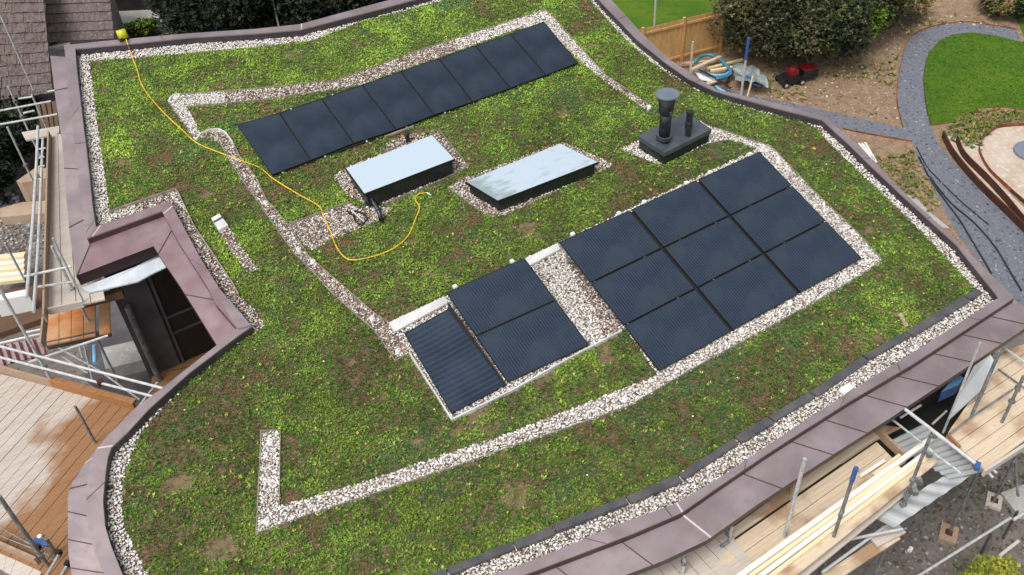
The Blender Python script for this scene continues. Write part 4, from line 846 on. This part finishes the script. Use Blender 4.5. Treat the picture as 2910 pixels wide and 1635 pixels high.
# ------------------------------------------------------------------ scaffolding
def boards(q, n, mt, parent, name='deck', th=.04, gap=.06, along=0, jz=.004):
    m = MB()
    for k in range(n):
        s0, s1 = k/n, (k+1)/n-gap/n; j = random.uniform(-jz, jz)
        w = [bil(q, s0, 0), bil(q, s1, 0), bil(q, s1, 1), bil(q, s0, 1)] if along == 0 else [bil(q, 0, s0), bil(q, 1, s0), bil(q, 1, s1), bil(q, 0, s1)]
        m.slab([dz(p, j) for p in w], th)
    return m.build(name, mt, parent)
def tubeh(parent, a, b, z, r=.026, mt='tube', zb=None, name='tube'):
    m = MB(); m.tube([Hz(a[0], a[1], z), Hz(b[0], b[1], z if zb is None else zb)], r, 8); return m.build(name, mt, parent)
def post(parent, top, base, z, r=.026, mt='tube', name='upright', clamps=()):
    b = Hz(base[0], base[1], z); t_ = above(b, top); m = MB(); m.tube([b, t_], r, 8); o = m.build(name, mt, parent)
    for k in clamps:
        c = mid(b, t_, k); m = MB(); m.box(c, (.10, .08, .08), random.uniform(0, 3)); m.tube([c, c+np.array([.09, .05, .02])], .012, 5); sub(m, 'clamp', 'tubedark', o)
    return o
zw = zr(P(170, 600)[1])-.75                              # walkway level
print('walkway z', zw, 'left deck', zr(P(250, 1300)[1]), 'right', zr(P(2300, 1300)[1]))
sL = thing('scaffold', Hz(150, 650, GZ), 'scaffold walkway of pale boards along the left side of the house', 'scaffold', 'scaffolds round the house'); sL['_w'] = tuple(sL.location)
q = [Hz(146, 380, zw), Hz(178, 380, zw), Hz(245, 862, zw), Hz(136, 888, zw)]
q[1] = Hz(200, 380, zw)
boards([Hz(148,382,zw), Hz(215,382,zw), Hz(300,850,zw), Hz(136,888,zw)], 4, 'boardgrey', sL)
m = MB(); m.beam(Hz(141,382,zw+.10), Hz(128,905,zw+.10), .04, .22); m.build('toe_board', 'toe', sL)
m = MB(); m.beam(Hz(128,905,zw-.1), Hz(119,985,zw-.1), .04, .22); m.build('toe_board', 'toe', sL)
m = MB(); m.beam(Hz(138,885,zw+.05), Hz(236,864,zw+.05), .04, .16); m.build('toe_board', 'boardgrey', sL)
m = MB(); m.slab([Hz(61,376,zw-.1), Hz(168,358,zw-.1), Hz(168,379,zw-.1), Hz(73,398,zw-.1)], .05); m.build('plank', 'boardgrey', sL)
boards([Hz(100,296,zw-1.2), Hz(162,286,zw-1.2), Hz(170,362,zw-1.2), Hz(118,368,zw-1.2)], 4, 'boardwet', sL, gap=.25)
m = MB(); m.beam(Hz(232,862,zw-.3), Hz(350,832,zw-.3), .16, .18); m.build('beam', 'boardwet', sL)
for a, b, zz, mt in (((0,315),(145,288),zw+1.0,'tube'), ((1,354),(162,325),zw+.5,'tubewhite'), ((53,281),(93,275),zw+1.0,'tube'), ((135,261),(156,257),zw,'tubewhite'), ((66,322),(98,315),zw+.6,'tube'),
                 ((68,786),(204,757),zw+.8,'tubewhite'), ((99,817),(214,800),zw+.3,'tube'), ((75,945),(115,937),zw-.3,'tubewhite'), ((0,976),(117,949),zw-.1,'tubewhite')):
    tubeh(sL, a, b, zz, .026, mt)
m = MB(); m.tube([Hz(108,360,zw+1.0), Hz(104,460,zw+1.0), Hz(94,620,zw+1.0), Hz(76,846,zw+1.0)], .034, 8); m.build('guard_rail', 'tubewhite', sL)
m = MB(); m.tube([Hz(122,395,zw+.5), Hz(113,608,zw+.5), Hz(107,730,zw+.5), Hz(95,887,zw+.5)], .034, 8); m.build('guard_rail', 'tubewhite', sL)
post(sL, (29,244), (118,452), zw-2, clamps=(.6, .8)); post(sL, (-5,36), (101,270), zw-1, clamps=(.05,)); post(sL, (19,362), (94,515), zw-1.5, clamps=(.3,))
post(sL, (92,268), (135,370), zw-.5); post(sL, (12,691), (72,800), zw-1.5); post(sL, (-20,781), (144,1079), zw-1.2, .03, clamps=(.25, .12)); post(sL, (132,706), (334,1083), zw-2.8, .03, clamps=(.35, .7)); post(sL, (144,679), (243,869), zw-.1, .02)
for (u, v) in ((84,650),(106,500),(100,560)): 
    m = MB(); m.box(Hz(u, v, zw+.8), (.1, .06, .1)); m.build('clamp', 'tubedark', sL)
for u, v, e in ((108,425,22),(106,450,20),(108,475,20)):
    tubeh(sL, (u,v), (u+e,v-4), zw+.7, .022, 'tube')
# second scaffold: orange platform
zo = zw-.9
sO = thing('scaffold', Hz(220, 920, GZ), 'small scaffold platform of wet orange boards below the notch', 'scaffold', 'scaffolds round the house'); sO['_w'] = tuple(sO.location)
boards([Hz(134,893,zo), Hz(272,862,zo), Hz(272,952,zo), Hz(133,981,zo)], 4, 'boardorange', sO, gap=.05)
boards([Hz(282,860,zo), Hz(314,854,zo), Hz(314,944,zo), Hz(282,950,zo)], 1, 'boardorange', sO)
m = MB(); m.beam(Hz(133,983,zo-.1), Hz(314,946,zo-.1), .05, .2); m.build('toe_board', 'slate', sO)
tubeh(sO, (82,1030), (307,954), zo+.3, .026, 'tubewhite')
for a, b in (((155,983),(282,1053)), ((173,1011),(250,1062)), ((282,1053),(398,1137)), ((220,965),(235,1020)), ((240,985),(262,1080))): tubeh(sO, a, b, zo-1.0, .022, 'tube', name='brace')
m = MB(); m.tube([Hz(268,983,zo), Hz(269,1032,zo)], .04, 8); m.build('blue_sleeve', 'bluelight', sO)
post(sO, (449,809), (533,1024), GZ+.4, .028, 'tubedark'); post(sO, (343,877), (459,1092), GZ+2, .07, 'tubedark')
t = thing('barrier', Hz(60, 1000, zo-.6), 'pinkish barrier panel with dark red bars at the left edge', 'barrier'); t['_w'] = tuple(t.location)
m = MB(); m.slab([Hz(-15,985,zo-.6), Hz(118,958,zo-.6), Hz(130,1004,zo-.6), Hz(-15,1046,zo-.6)], .03); m.build('panel', 'pinkish', t)
for k in range(7):
    u = -5+k*20; m = MB(); m.beam(Hz(u, 984-u*.2, zo-.57), Hz(u+18, 1034-u*.2, zo-.57), .04, .04); m.build('bar', 'darkred', t)
# deep terrace in the notch
zt = GZ+2.1
ter = thing('terrace', Hz(420, 950, GZ), 'shaded lower terrace with wet boards inside the parapet notch', 'terrace'); ter['_w'] = tuple(ter.location)
m = MB(); m.slab([Hz(255,880,zt), Hz(420,760,zt), Hz(900,720,zt), Hz(800,1130,zt), Hz(390,1200,zt), Hz(240,1070,zt)], .2); m.build('slab', 'greywall', ter)
m = MB(); m.slab([Hz(285,990,zt+.35), Hz(412,962,zt+.35), Hz(420,1020,zt+.35), Hz(300,1050,zt+.35)], .35); m.build('step', 'concrete', ter)
boards([Hz(432,975,zt+.06), Hz(840,870,zt+.06), Hz(760,1080,zt+.06), Hz(430,1140,zt+.06)], 7, 'boardterrace', ter, along=1)

# white membrane hanging under the notch ledge
m = MB(); a = [Hz(232,818,zw+.15), Hz(380,760,zw+.15), Hz(458,722,zw+.15)]; b = [Hz(252,832,zw+.05), Hz(392,800,zw+.05), Hz(440,774,zw+.05), Hz(474,758,zw+.05)]
m.slab([a[0], a[1], a[2], b[3], b[2], b[1], b[0]], .03); tag(m.build('roof_membrane', 'membrane'), 'white membrane sheet under the notch ledge', 'membrane')
# third: big left deck
zd = zr(P(250, 1300)[1])-1.25
sD = thing('scaffold', Hz(120, 1300, GZ), 'wide scaffold deck of half wet boards at the bottom left', 'scaffold', 'scaffolds round the house'); sD['_w'] = tuple(sD.location)
# board direction: (6,1514)->(314,1151)
def dk(u, v): return Hz(u, v, zd)
d0 = dk(314,1151)-dk(6,1514); d0 /= np.linalg.norm(d0); n0 = np.array([-d0[1], d0[0], 0]); O = dk(6,1514)
decko = [dk(-120,1040), dk(-10,1060), dk(388,1163), dk(420,1200), dk(390,1300), dk(300,1640), dk(200,1680), dk(110,1622), dk(0,1572), dk(-150,1500)]
def clipboards(outline, O, d0, n0, width, z, mt, parent, gap=.012, th=.04):
    m = MB(); P2 = [((p-O)@d0, (p-O)@n0) for p in outline]; lo = min(q[1] for q in P2); hi = max(q[1] for q in P2); y0 = math.floor(lo/width)*width
    while y0 < hi:
        ya, yb = y0+gap/2, y0+width-gap/2
        def clip(pts, lim, sign):
            out = []
            for i in range(len(pts)):
                a, b = pts[i], pts[(i+1) % len(pts)]; ia = sign*(a[1]-lim) >= 0; ib = sign*(b[1]-lim) >= 0
                if ia: out.append(a)
                if ia != ib:
                    t_ = (lim-a[1])/(b[1]-a[1]); out.append((a[0]+(b[0]-a[0])*t_, lim))
            return out
        q = clip(P2, ya, 1); q = clip(q, yb, -1) if q else q
        if len(q) >= 3:
            j = random.uniform(-.006, .006); m.slab([O+d0*a+n0*b+np.array([0, 0, j]) for a, b in q], th)
        y0 += width
    return m.build('deck', mt, parent)
MT['boardmix'].node_tree.nodes['Mapping'].inputs['Rotation'].default_value = (0, 0, -math.atan2(d0[1], d0[0]))
MT['boardmix'].node_tree.nodes['Mapping'].vector_type = 'TEXTURE' if False else 'POINT'
clipboards(decko, O, d0, n0, .235, zd, 'boardmix', sD)
_m = MT['boardmix'].node_tree; _nz = [q for q in _m.nodes if q.type == 'TEX_NOISE' and abs(q.inputs['Scale'].default_value-.55) < 1e-4][0]
_mr = _nz.outputs[0].links[0].to_node; _tc = _nz.inputs['Vector'].links[0].from_node
_vd = _m.nodes.new('ShaderNodeVectorMath'); _vd.operation = 'DOT_PRODUCT'; _rt = dk(300,1400)-dk(0,1400); _ln = np.linalg.norm(_rt); _rt /= _ln; _vd.inputs[1].default_value = tuple(_rt)
_m.links.new(_tc.outputs['Object'], _vd.inputs[0]); _c0 = float((dk(110,1350)-np.array(sD.location))@_rt)
_ml = _m.nodes.new('ShaderNodeMath'); _ml.operation = 'MULTIPLY_ADD'; _ml.inputs[1].default_value = .11; _ml.inputs[2].default_value = -.11*_c0; _m.links.new(_vd.outputs['Value'], _ml.inputs[0])
_ad = _m.nodes.new('ShaderNodeMath'); _m.links.new(_nz.outputs[0], _ad.inputs[0]); _m.links.new(_ml.outputs[0], _ad.inputs[1]); _m.links.new(_ad.outputs[0], _mr.inputs[0])
m = MB(); m.beam(dz(dk(-60,1040), .09), dz(dk(150,1098), .09), .05, .22); m.build('toe_board', 'toe', sD)
m = MB(); m.beam(dz(dk(150,1098), .10), dz(dk(388,1166), .10), .05, .24); m.build('toe_board', 'toewet', sD)
m = MB(); m.beam(dz(dk(150,1092), .18), dz(dk(392,1158), .18), .10, .04); m.build('toe_board', 'toewet', sD)
m = MB(); m.beam(dz(dk(-20,1545), .09), dz(dk(112,1604), .09), .05, .2); m.build('toe_board', 'toe', sD)
boards([dk(-30,1560), dk(120,1625), dk(90,1668), dk(-30,1600)], 6, 'boardgrey', sD, gap=.03)
tubeh(sD, (-10,982), (464,1104), zd+.95, .028, 'tubewhite', name='guard_rail'); tubeh(sD, (-10,1013), (435,1127), zd+.6, .028, 'tubewhite', name='guard_rail')
tubeh(sD, (447,1088), (398,1152), zd+.5, .024, 'tube'); m = MB(); m.box(Hz(286,1088,zd+.6), (.12, .1, .12)); m.build('clamp', 'rustdark', sD)
post(sD, (-8,1413), (142,1617), zd-.1, .036, 'tubedark', clamps=(.2,)); post(sD, (130,1532), (160,1575), zd, .032, 'tubedark'); post(sD, (215,1154), (276,1268), zd-.1, .026, 'tubedark')
tubeh(sD, (0,1498), (150,1584), zd+.15, .014, 'tubedark'); tubeh(sD, (0,1523), (95,1560), zd+.1, .014, 'tubedark')
tubeh(sD, (167,1577), (125,1650), zd+.3, .026, 'tube'); tubeh(sD, (189,1611), (165,1650), zd+.3, .026, 'tube')
for u, v in ((167,1572),(192,1602),(108,1557)): m = MB(); m.box(Hz(u, v, zd+.3), (.09, .07, .1), .8); m.build('clamp', 'blackmat', sD)
m = MB(); m.beam(dz(dk(99,1538), .05), dz(dk(141,1554), .05), .07, .04); tag(m.build('spirit_level', 'blue'), 'blue spirit level lying on the bottom left deck', 'level')
m = MB(); m.tube([dz(dk(116,1530), .0), dz(dk(116,1530), .07)], [.05, .04], 10); tag(m.build('paper_cup', 'white'), 'small white cup on the boards beside the blue level', 'cup')
# poles seen beyond the parapets
sF = thing('scaffold', Hz(700, 60, GZ), 'row of thin uprights standing beyond the far and right parapets', 'scaffold', 'scaffolds round the house'); sF['_w'] = tuple(sF.location)
for top, base in (((518,-10),(560,120)), ((768,-15),(800,110)), ((1062,-15),(1075,40)), ((1861,-10),(1855,150)), ((1969,118),(1961,215))): post(sF, top, base, GZ+.1, .042, 'tubewhite')
pb_ = post(sF, (2123,170), (2104,285), GZ, .045, 'tubewhite')
b = Hz(2104, 285, GZ); a0, a1 = above(b, (2123,170)), above(b, (2131,108)); m = MB(); m.tube([a0, a1], .055, 8); sub(m, 'blue_sleeve', 'blue', pb_)

# ------------------------------------------------------------------ right scaffold
zs = zr(P(2300, 1300)[1])-.85
def rk(u, v, e=0): return Hz(u, v, zs+e)
sR = thing('scaffold', Hz(2500, 1400, GZ), 'scaffold with cream boards and long timbers along the lower eaves', 'scaffold', 'scaffolds round the house'); sR['_w'] = tuple(sR.location)
dR = rk(2483,1252)-rk(2275,1397); dR /= np.linalg.norm(dR); nR = np.array([-dR[1], dR[0], 0]); OR = rk(2275,1397)
for nm in ('boardcream', 'batten', 'battenwhite'):
    MT[nm].node_tree.nodes['Mapping'].inputs['Rotation'].default_value = (0, 0, -math.atan2(dR[1], dR[0]))
clipboards([rk(2060,1515), rk(2486,1205), rk(2560,1215), rk(2490,1249), rk(2088,1526)], OR, dR, nR, .6, zs, 'boardcream', sR)
clipboards([rk(2090,1534), rk(2492,1256), rk(2535,1300), rk(2575,1312), rk(2300,1500), rk(2180,1660), rk(2060,1690), rk(2020,1620)], OR, dR, nR, .31, zs, 'boardcream', sR, gap=.010)
# short boards across at the bend
clipboards([rk(1690,1620), rk(1960,1500), rk(2062,1500), rk(2085,1528), rk(2180,1660), rk(1900,1800), rk(1750,1760)], rk(1972,1566), -nR, dR, .24, zs-.02, 'boardgrey', sR, gap=.014)
m = MB(); m.beam(rk(2488,1222,.05), rk(2575,1303,.05), .05, .20); m.build('toe_board', 'toe', sR)
m = MB(); m.beam(rk(2250,1370,.02), rk(2246,1420,.02), .05, .06); m.build('batten_end', 'toe', sR)
# timbers
TT = 'long timbers stacked on the right scaffold'
def rt(a, b, w, h_, e, label, mt): m = MB(); m.beam(rk(*a, e), rk(*b, e), w, h_); return tag(m.build('long_timber', mt), label, 'timber', TT)
rt((2648,1246),(2060,1668), .09, .07, .16, 'white long timber, innermost and longest of the stack', 'battenwhite')
rt((2556,1330),(2100,1662), .07, .06, .12, 'yellowish long timber beside the white innermost one', 'batten')
rt((2645,1278),(2110,1676), .08, .06, .10, 'second white long timber in the middle of the stack', 'battenwhite')
rt((2652,1288),(2130,1684), .07, .05, .08, 'yellow long timber just outside the middle of the stack', 'batten')
rt((2650,1302),(2160,1692), .24, .05, .03, 'wide cream plank at the outer side of the stack', 'boardcream')
rt((2514,1310),(2446,1354), .06, .05, .06, 'short pale offcut nearest the blue topped upright', 'battenwhite')
rt((2557,1294),(2482,1350), .06, .05, .06, 'short yellow offcut beside the pale one', 'batten')
rt((2600,1362),(2200,1690), .22, .05, -.2, 'outermost grey plank lower than the stack', 'boardgrey')
# corrugated sheet
Q = [rk(2532,1250,-.3), rk(2610,1222,-.3), rk(2850,1345,-.3), rk(2700,1362,-.3)]
def corrug(Q, n, mt, name, label, amp=.03, along=1):
    m = MB(); N = n*6; M_ = 2
    for i in range(N+1):
        h_ = amp*math.sin(i/6*2*math.pi)
        for j in range(M_+1): m.v.append(tuple(dz(bil(Q, i/N, j/M_) if along else bil(Q, j/M_, i/N), h_)))
    m.f = [(i*(M_+1)+j, i*(M_+1)+j+1, (i+1)*(M_+1)+j+1, (i+1)*(M_+1)+j) for i in range(N) for j in range(M_)]
    return tag(m.build(name, mt), label, 'sheet')
corrug([rk(2522,1256,-.3), rk(2618,1208,-.3), rk(2850,1330,-.3), rk(2700,1362,-.3)], 10, 'sheet', 'corrugated_sheet', 'light grey corrugated sheet between the timber stack and the right deck', .02, 0)
corrug([rk(2690,1350,-.35), rk(2760,1352,-.35), rk(2540,1500,-.35), rk(2480,1470,-.35)], 5, 'sheet', 'corrugated_sheet', 'narrow light grey sheet running down beside the wide cream plank', .02, 0)
# right deck
clipboards([rk(2690,1238,.1), rk(2700,1220,.1), rk(2770,1120,.1), rk(2850,1000,.1), rk(2960,960,.1), rk(3050,1150,.1), rk(2800,1335,.1), rk(2770,1310,.1)], rk(2711,1221,.1), (lambda d: d/np.linalg.norm(d))(rk(2878,1107,.1)-rk(2711,1221,.1)), (lambda d: np.array([-d[1], d[0], 0])/np.linalg.norm(d))(rk(2878,1107,.1)-rk(2711,1221,.1)), .235, zs+.1, 'boardcream', sR)
m = MB(); m.beam(rk(2795,1345,.12), rk(2990,1218,.12), .05, .16); m.build('toe_board', 'boardgrey', sR)
m = MB(); m.beam(rk(2694,1236,.2), rk(2728,1272,.2), .05, .05); m.build('batten_end', 'toewet', sR)
m = MB(); m.tube([rk(2700,1232,.2), rk(2760,1185,.2), rk(2878,1107,.2)], .02, 6); m.build('tube', 'tubedark', sR)
m = MB(); m.tube([rk(2837,1049,.15), rk(2915,1106,.15)], .02, 6); m.build('tube', 'tubedark', sR)
tubeh(sR, (2852,988), (2912,1030), zs+.3, .03, 'tubewhite')
# black slab added to stand for the deep shade under the ledge
m = MB(); m.slab([rk(2470,1190,-.9), rk(2640,1060,-.9), rk(2830,950,-.9), rk(2800,1150,-.9), rk(2660,1240,-.9), rk(2540,1290,-.9)], .05); tag(m.build('shade_slab', 'darkwall'), 'added black slab standing for deep shade below the eaves beside the blue box', 'sheet')
m = MB(); q = [rk(2768,1040,.75), rk(2815,1008,.75), rk(2834,1040,.6), rk(2808,1090,.35), rk(2698,1192,.05), rk(2722,1130,.3)]
m.slab(q, .04); tag(m.build('grey_board', 'sheet'), 'leaning light grey sheet beside the blue box', 'sheet')
t = thing('blue_box', rk(2700, 1100, -.5), 'bright blue box with pale lid tucked under the eaves', 'box'); t['_w'] = tuple(t.location)
q = [rk(2676,1113,.05), rk(2721,1063,.05), rk(2739,1074,.05), rk(2724,1092,.05)]
m = MB(); m.prism([dz(p, -.32) for p in q], [dz(p, -.03) for p in q]); m.build('body', 'blue', t)
m = MB(); m.slab(q, .03); m.build('lid', 'bluelight', t)
tubeh(sR, (2569,1161), (2773,1318), zs+.8, .034, 'tubewhite'); tubeh(sR, (2532,1190), (2619,1258), zs+.4, .022, 'tube'); tubeh(sR, (2628,1269), (2732,1346), zs+.35, .026, 'tube')
tubeh(sR, (2559,1187), (2616,1152), zs+.3, .026, 'tubewhite'); tubeh(sR, (2650,1205), (2690,1168), zs-.2, .022, 'tubewhite')
tubeh(sR, (2378,1540), (2565,1503), zs-.5, .03, 'tubewhite'); tubeh(sR, (2701,1361), (2336,1627), zs-.6, .03, 'tubewhite'); tubeh(sR, (2690,1385), (2560,1470), zs-.6, .03, 'tube'); tubeh(sR, (2480,1540), (2350,1640), zs-.8, .03, 'tube')
tubeh(sR, (2805,1320), (2833,1345), zs, .026, 'tubewhite'); tubeh(sR, (2800,1333), (2822,1358), zs, .026, 'tubewhite')
m = MB(); m.beam(rk(2480,1540,-.7), rk(2560,1500,-.7), .25, .05); m.build('plank', 'boardgrey', sR)
m = MB(); m.beam(rk(2330,1660,-.78), rk(2545,1520,-.78), .22, .05); m.build('plank', 'boardcream', sR)
post(sR, (2296,1307), (2195,1655), zs-1.5, .034, 'tube', clamps=(.35, .22)); post(sR, (2446,1338), (2325,1660), zs-1.5, .032, 'tubedark', clamps=(.4, .65))
bb = Hz(2325, 1660, zs-1.5); a0, a1 = above(bb, (2434,1372)), above(bb, (2447,1335)); m = MB(); m.tube([a0, a1], .042, 8); m.build('blue_sleeve', 'blue', sR)
post(sR, (2662,1245), (2486,1635), GZ+1, .032, 'tubedark', clamps=(.62, .72, .5, .55)); post(sR, (2925,1075), (2700,1511), GZ+.1, .032, 'tubedark', clamps=(.86, .66, .93))
post(sR, (2851,1002), (2760,1185), zs+.1, .036, 'tubedark'); post(sR, (2790,975), (2680,1230), zs-.2, .024, 'tube'); post(sR, (1952,1593), (1935,1660), zs-.3, .032, 'tube', clamps=(.9,))
post(sR, (2880,1310), (2823,1425), GZ+.1, .03, 'tubedark'); tubeh(sR, (2880,1262), (2893,1410), GZ+1.5, .03, 'tubedark', name='brace'); tubeh(sR, (2880,1262), (2925,1300), GZ+1.8, .024, 'tube')
post(sR, (2082,1495), (2072,1538), zs, .028, 'tube'); tubeh(sR, (2072,1538), (2048,1553), zs+.1, .028, 'tubedark'); tubeh(sR, (2058,1508), (2075,1528), zs+.15, .028, 'tubedark')
for u, v in ((2640,1290),(2600,1398),(2612,1368),(2655,1235),(2773,1322)): m = MB(); m.box(rk(u, v, .3), (.12, .09, .1), 1.0); m.build('clamp', 'tubedark', sR)
m = MB(); m.box(rk(2778,1326,.8), (.14, .08, .1), .5); m.build('clamp', 'blue', sR)
for c_, s_, lb in (((2694,1520), .45, 'square wooden sole plate under the long upright'), ((2823,1428), .4, 'weathered sole plate at the foot of the far right upright')):
    p = Hz(*c_, GZ); m = MB(); m.box(dz(p, .04), (s_, s_*.8, .08), .5); tag(m.build('sole_plate', 'toe' if s_ > .42 else 'boardgrey'), lb, 'sole plate', 'scaffold sole plates')
    m = MB(); m.box(dz(p, .09), (.15, .15, .012), .5); m.build('base_plate', 'rustdark', sR)
sR2 = thing('low_rail', Hz(2750, 1560, GZ), 'low tube rail crossing the dirt at the bottom right', 'rail'); sR2['_w'] = tuple(sR2.location)
m = MB(); m.tube([Hz(2600,1643,GZ+1.0), Hz(2872,1472,GZ+1.0)], .03, 8); m.build('tube', 'tubewhite', sR2)
m = MB(); m.tube([Hz(2880,1477,GZ+1.0), Hz(2925,1450,GZ+1.0)], .035, 8); m.build('tube', 'tubewhite', sR2)
for u, v in ((2778,1590),(2850,1530)):
    m = MB(); m.tube([Hz(u, v, GZ), dz(Hz(u, v, GZ), 1.0)], .03, 6); m.build('post', 'slate', sR2)
timber((2810,1605),(2895,1538), .06, .05, GZ+.5, 'thin pale batten beyond the low tube rail', 'boardgrey')
blockpx([(2845,1400),(2935,1368),(2945,1470),(2892,1462)], GZ, .15, 'concrete_slab', 'rough concrete slab at the right edge of the dirt', 'concrete', 'slab')
tarp([(2490,1425),(2520,1408),(2552,1430),(2515,1475)], GZ+.8, 'rubble_bag', 'dark grey sack under the outer edge of the right scaffold', 'discgrey', .3)
tarp([(2450,1458),(2470,1448),(2486,1470),(2462,1480)], GZ+.9, 'plastic_bag', 'white crumpled plastic bag beside the dark grey sack', 'white', .25, 8)
m = MB(); m.tube([dz(gp(2582,1570), .04), dz(gp(2588,1560), .05)], .05, 8); tag(m.build('litter_cup', 'white'), 'white scrap lying on the brown dirt', 'scrap')
p = [Hz(u, v) for u, v in [(2480,1640),(2560,1440),(2700,1360),(2900,1250),(2960,1400),(2960,1700),(2480,1700)]]; x, y = scatter(p, .16); stones('dirt_stones', x, y, np.full(len(x), GZ+.01), .045, [(.22, .2, .18), (.12, .09, .07), (.34, .31, .29), (.26, .17, .12)], [.4, .3, .15, .15], 'small stones and clods on the dirt at the bottom right', cat='stones')
weeds([(2780,1400),(2960,1300),(2960,1640),(2700,1640)], .15, .1, [(.1, .12, .04), (.07, .09, .03)], 'thin weeds on the dirt at the bottom right', .6)
for o in bpy.data.objects:
    if '_w' in o: del o['_w']
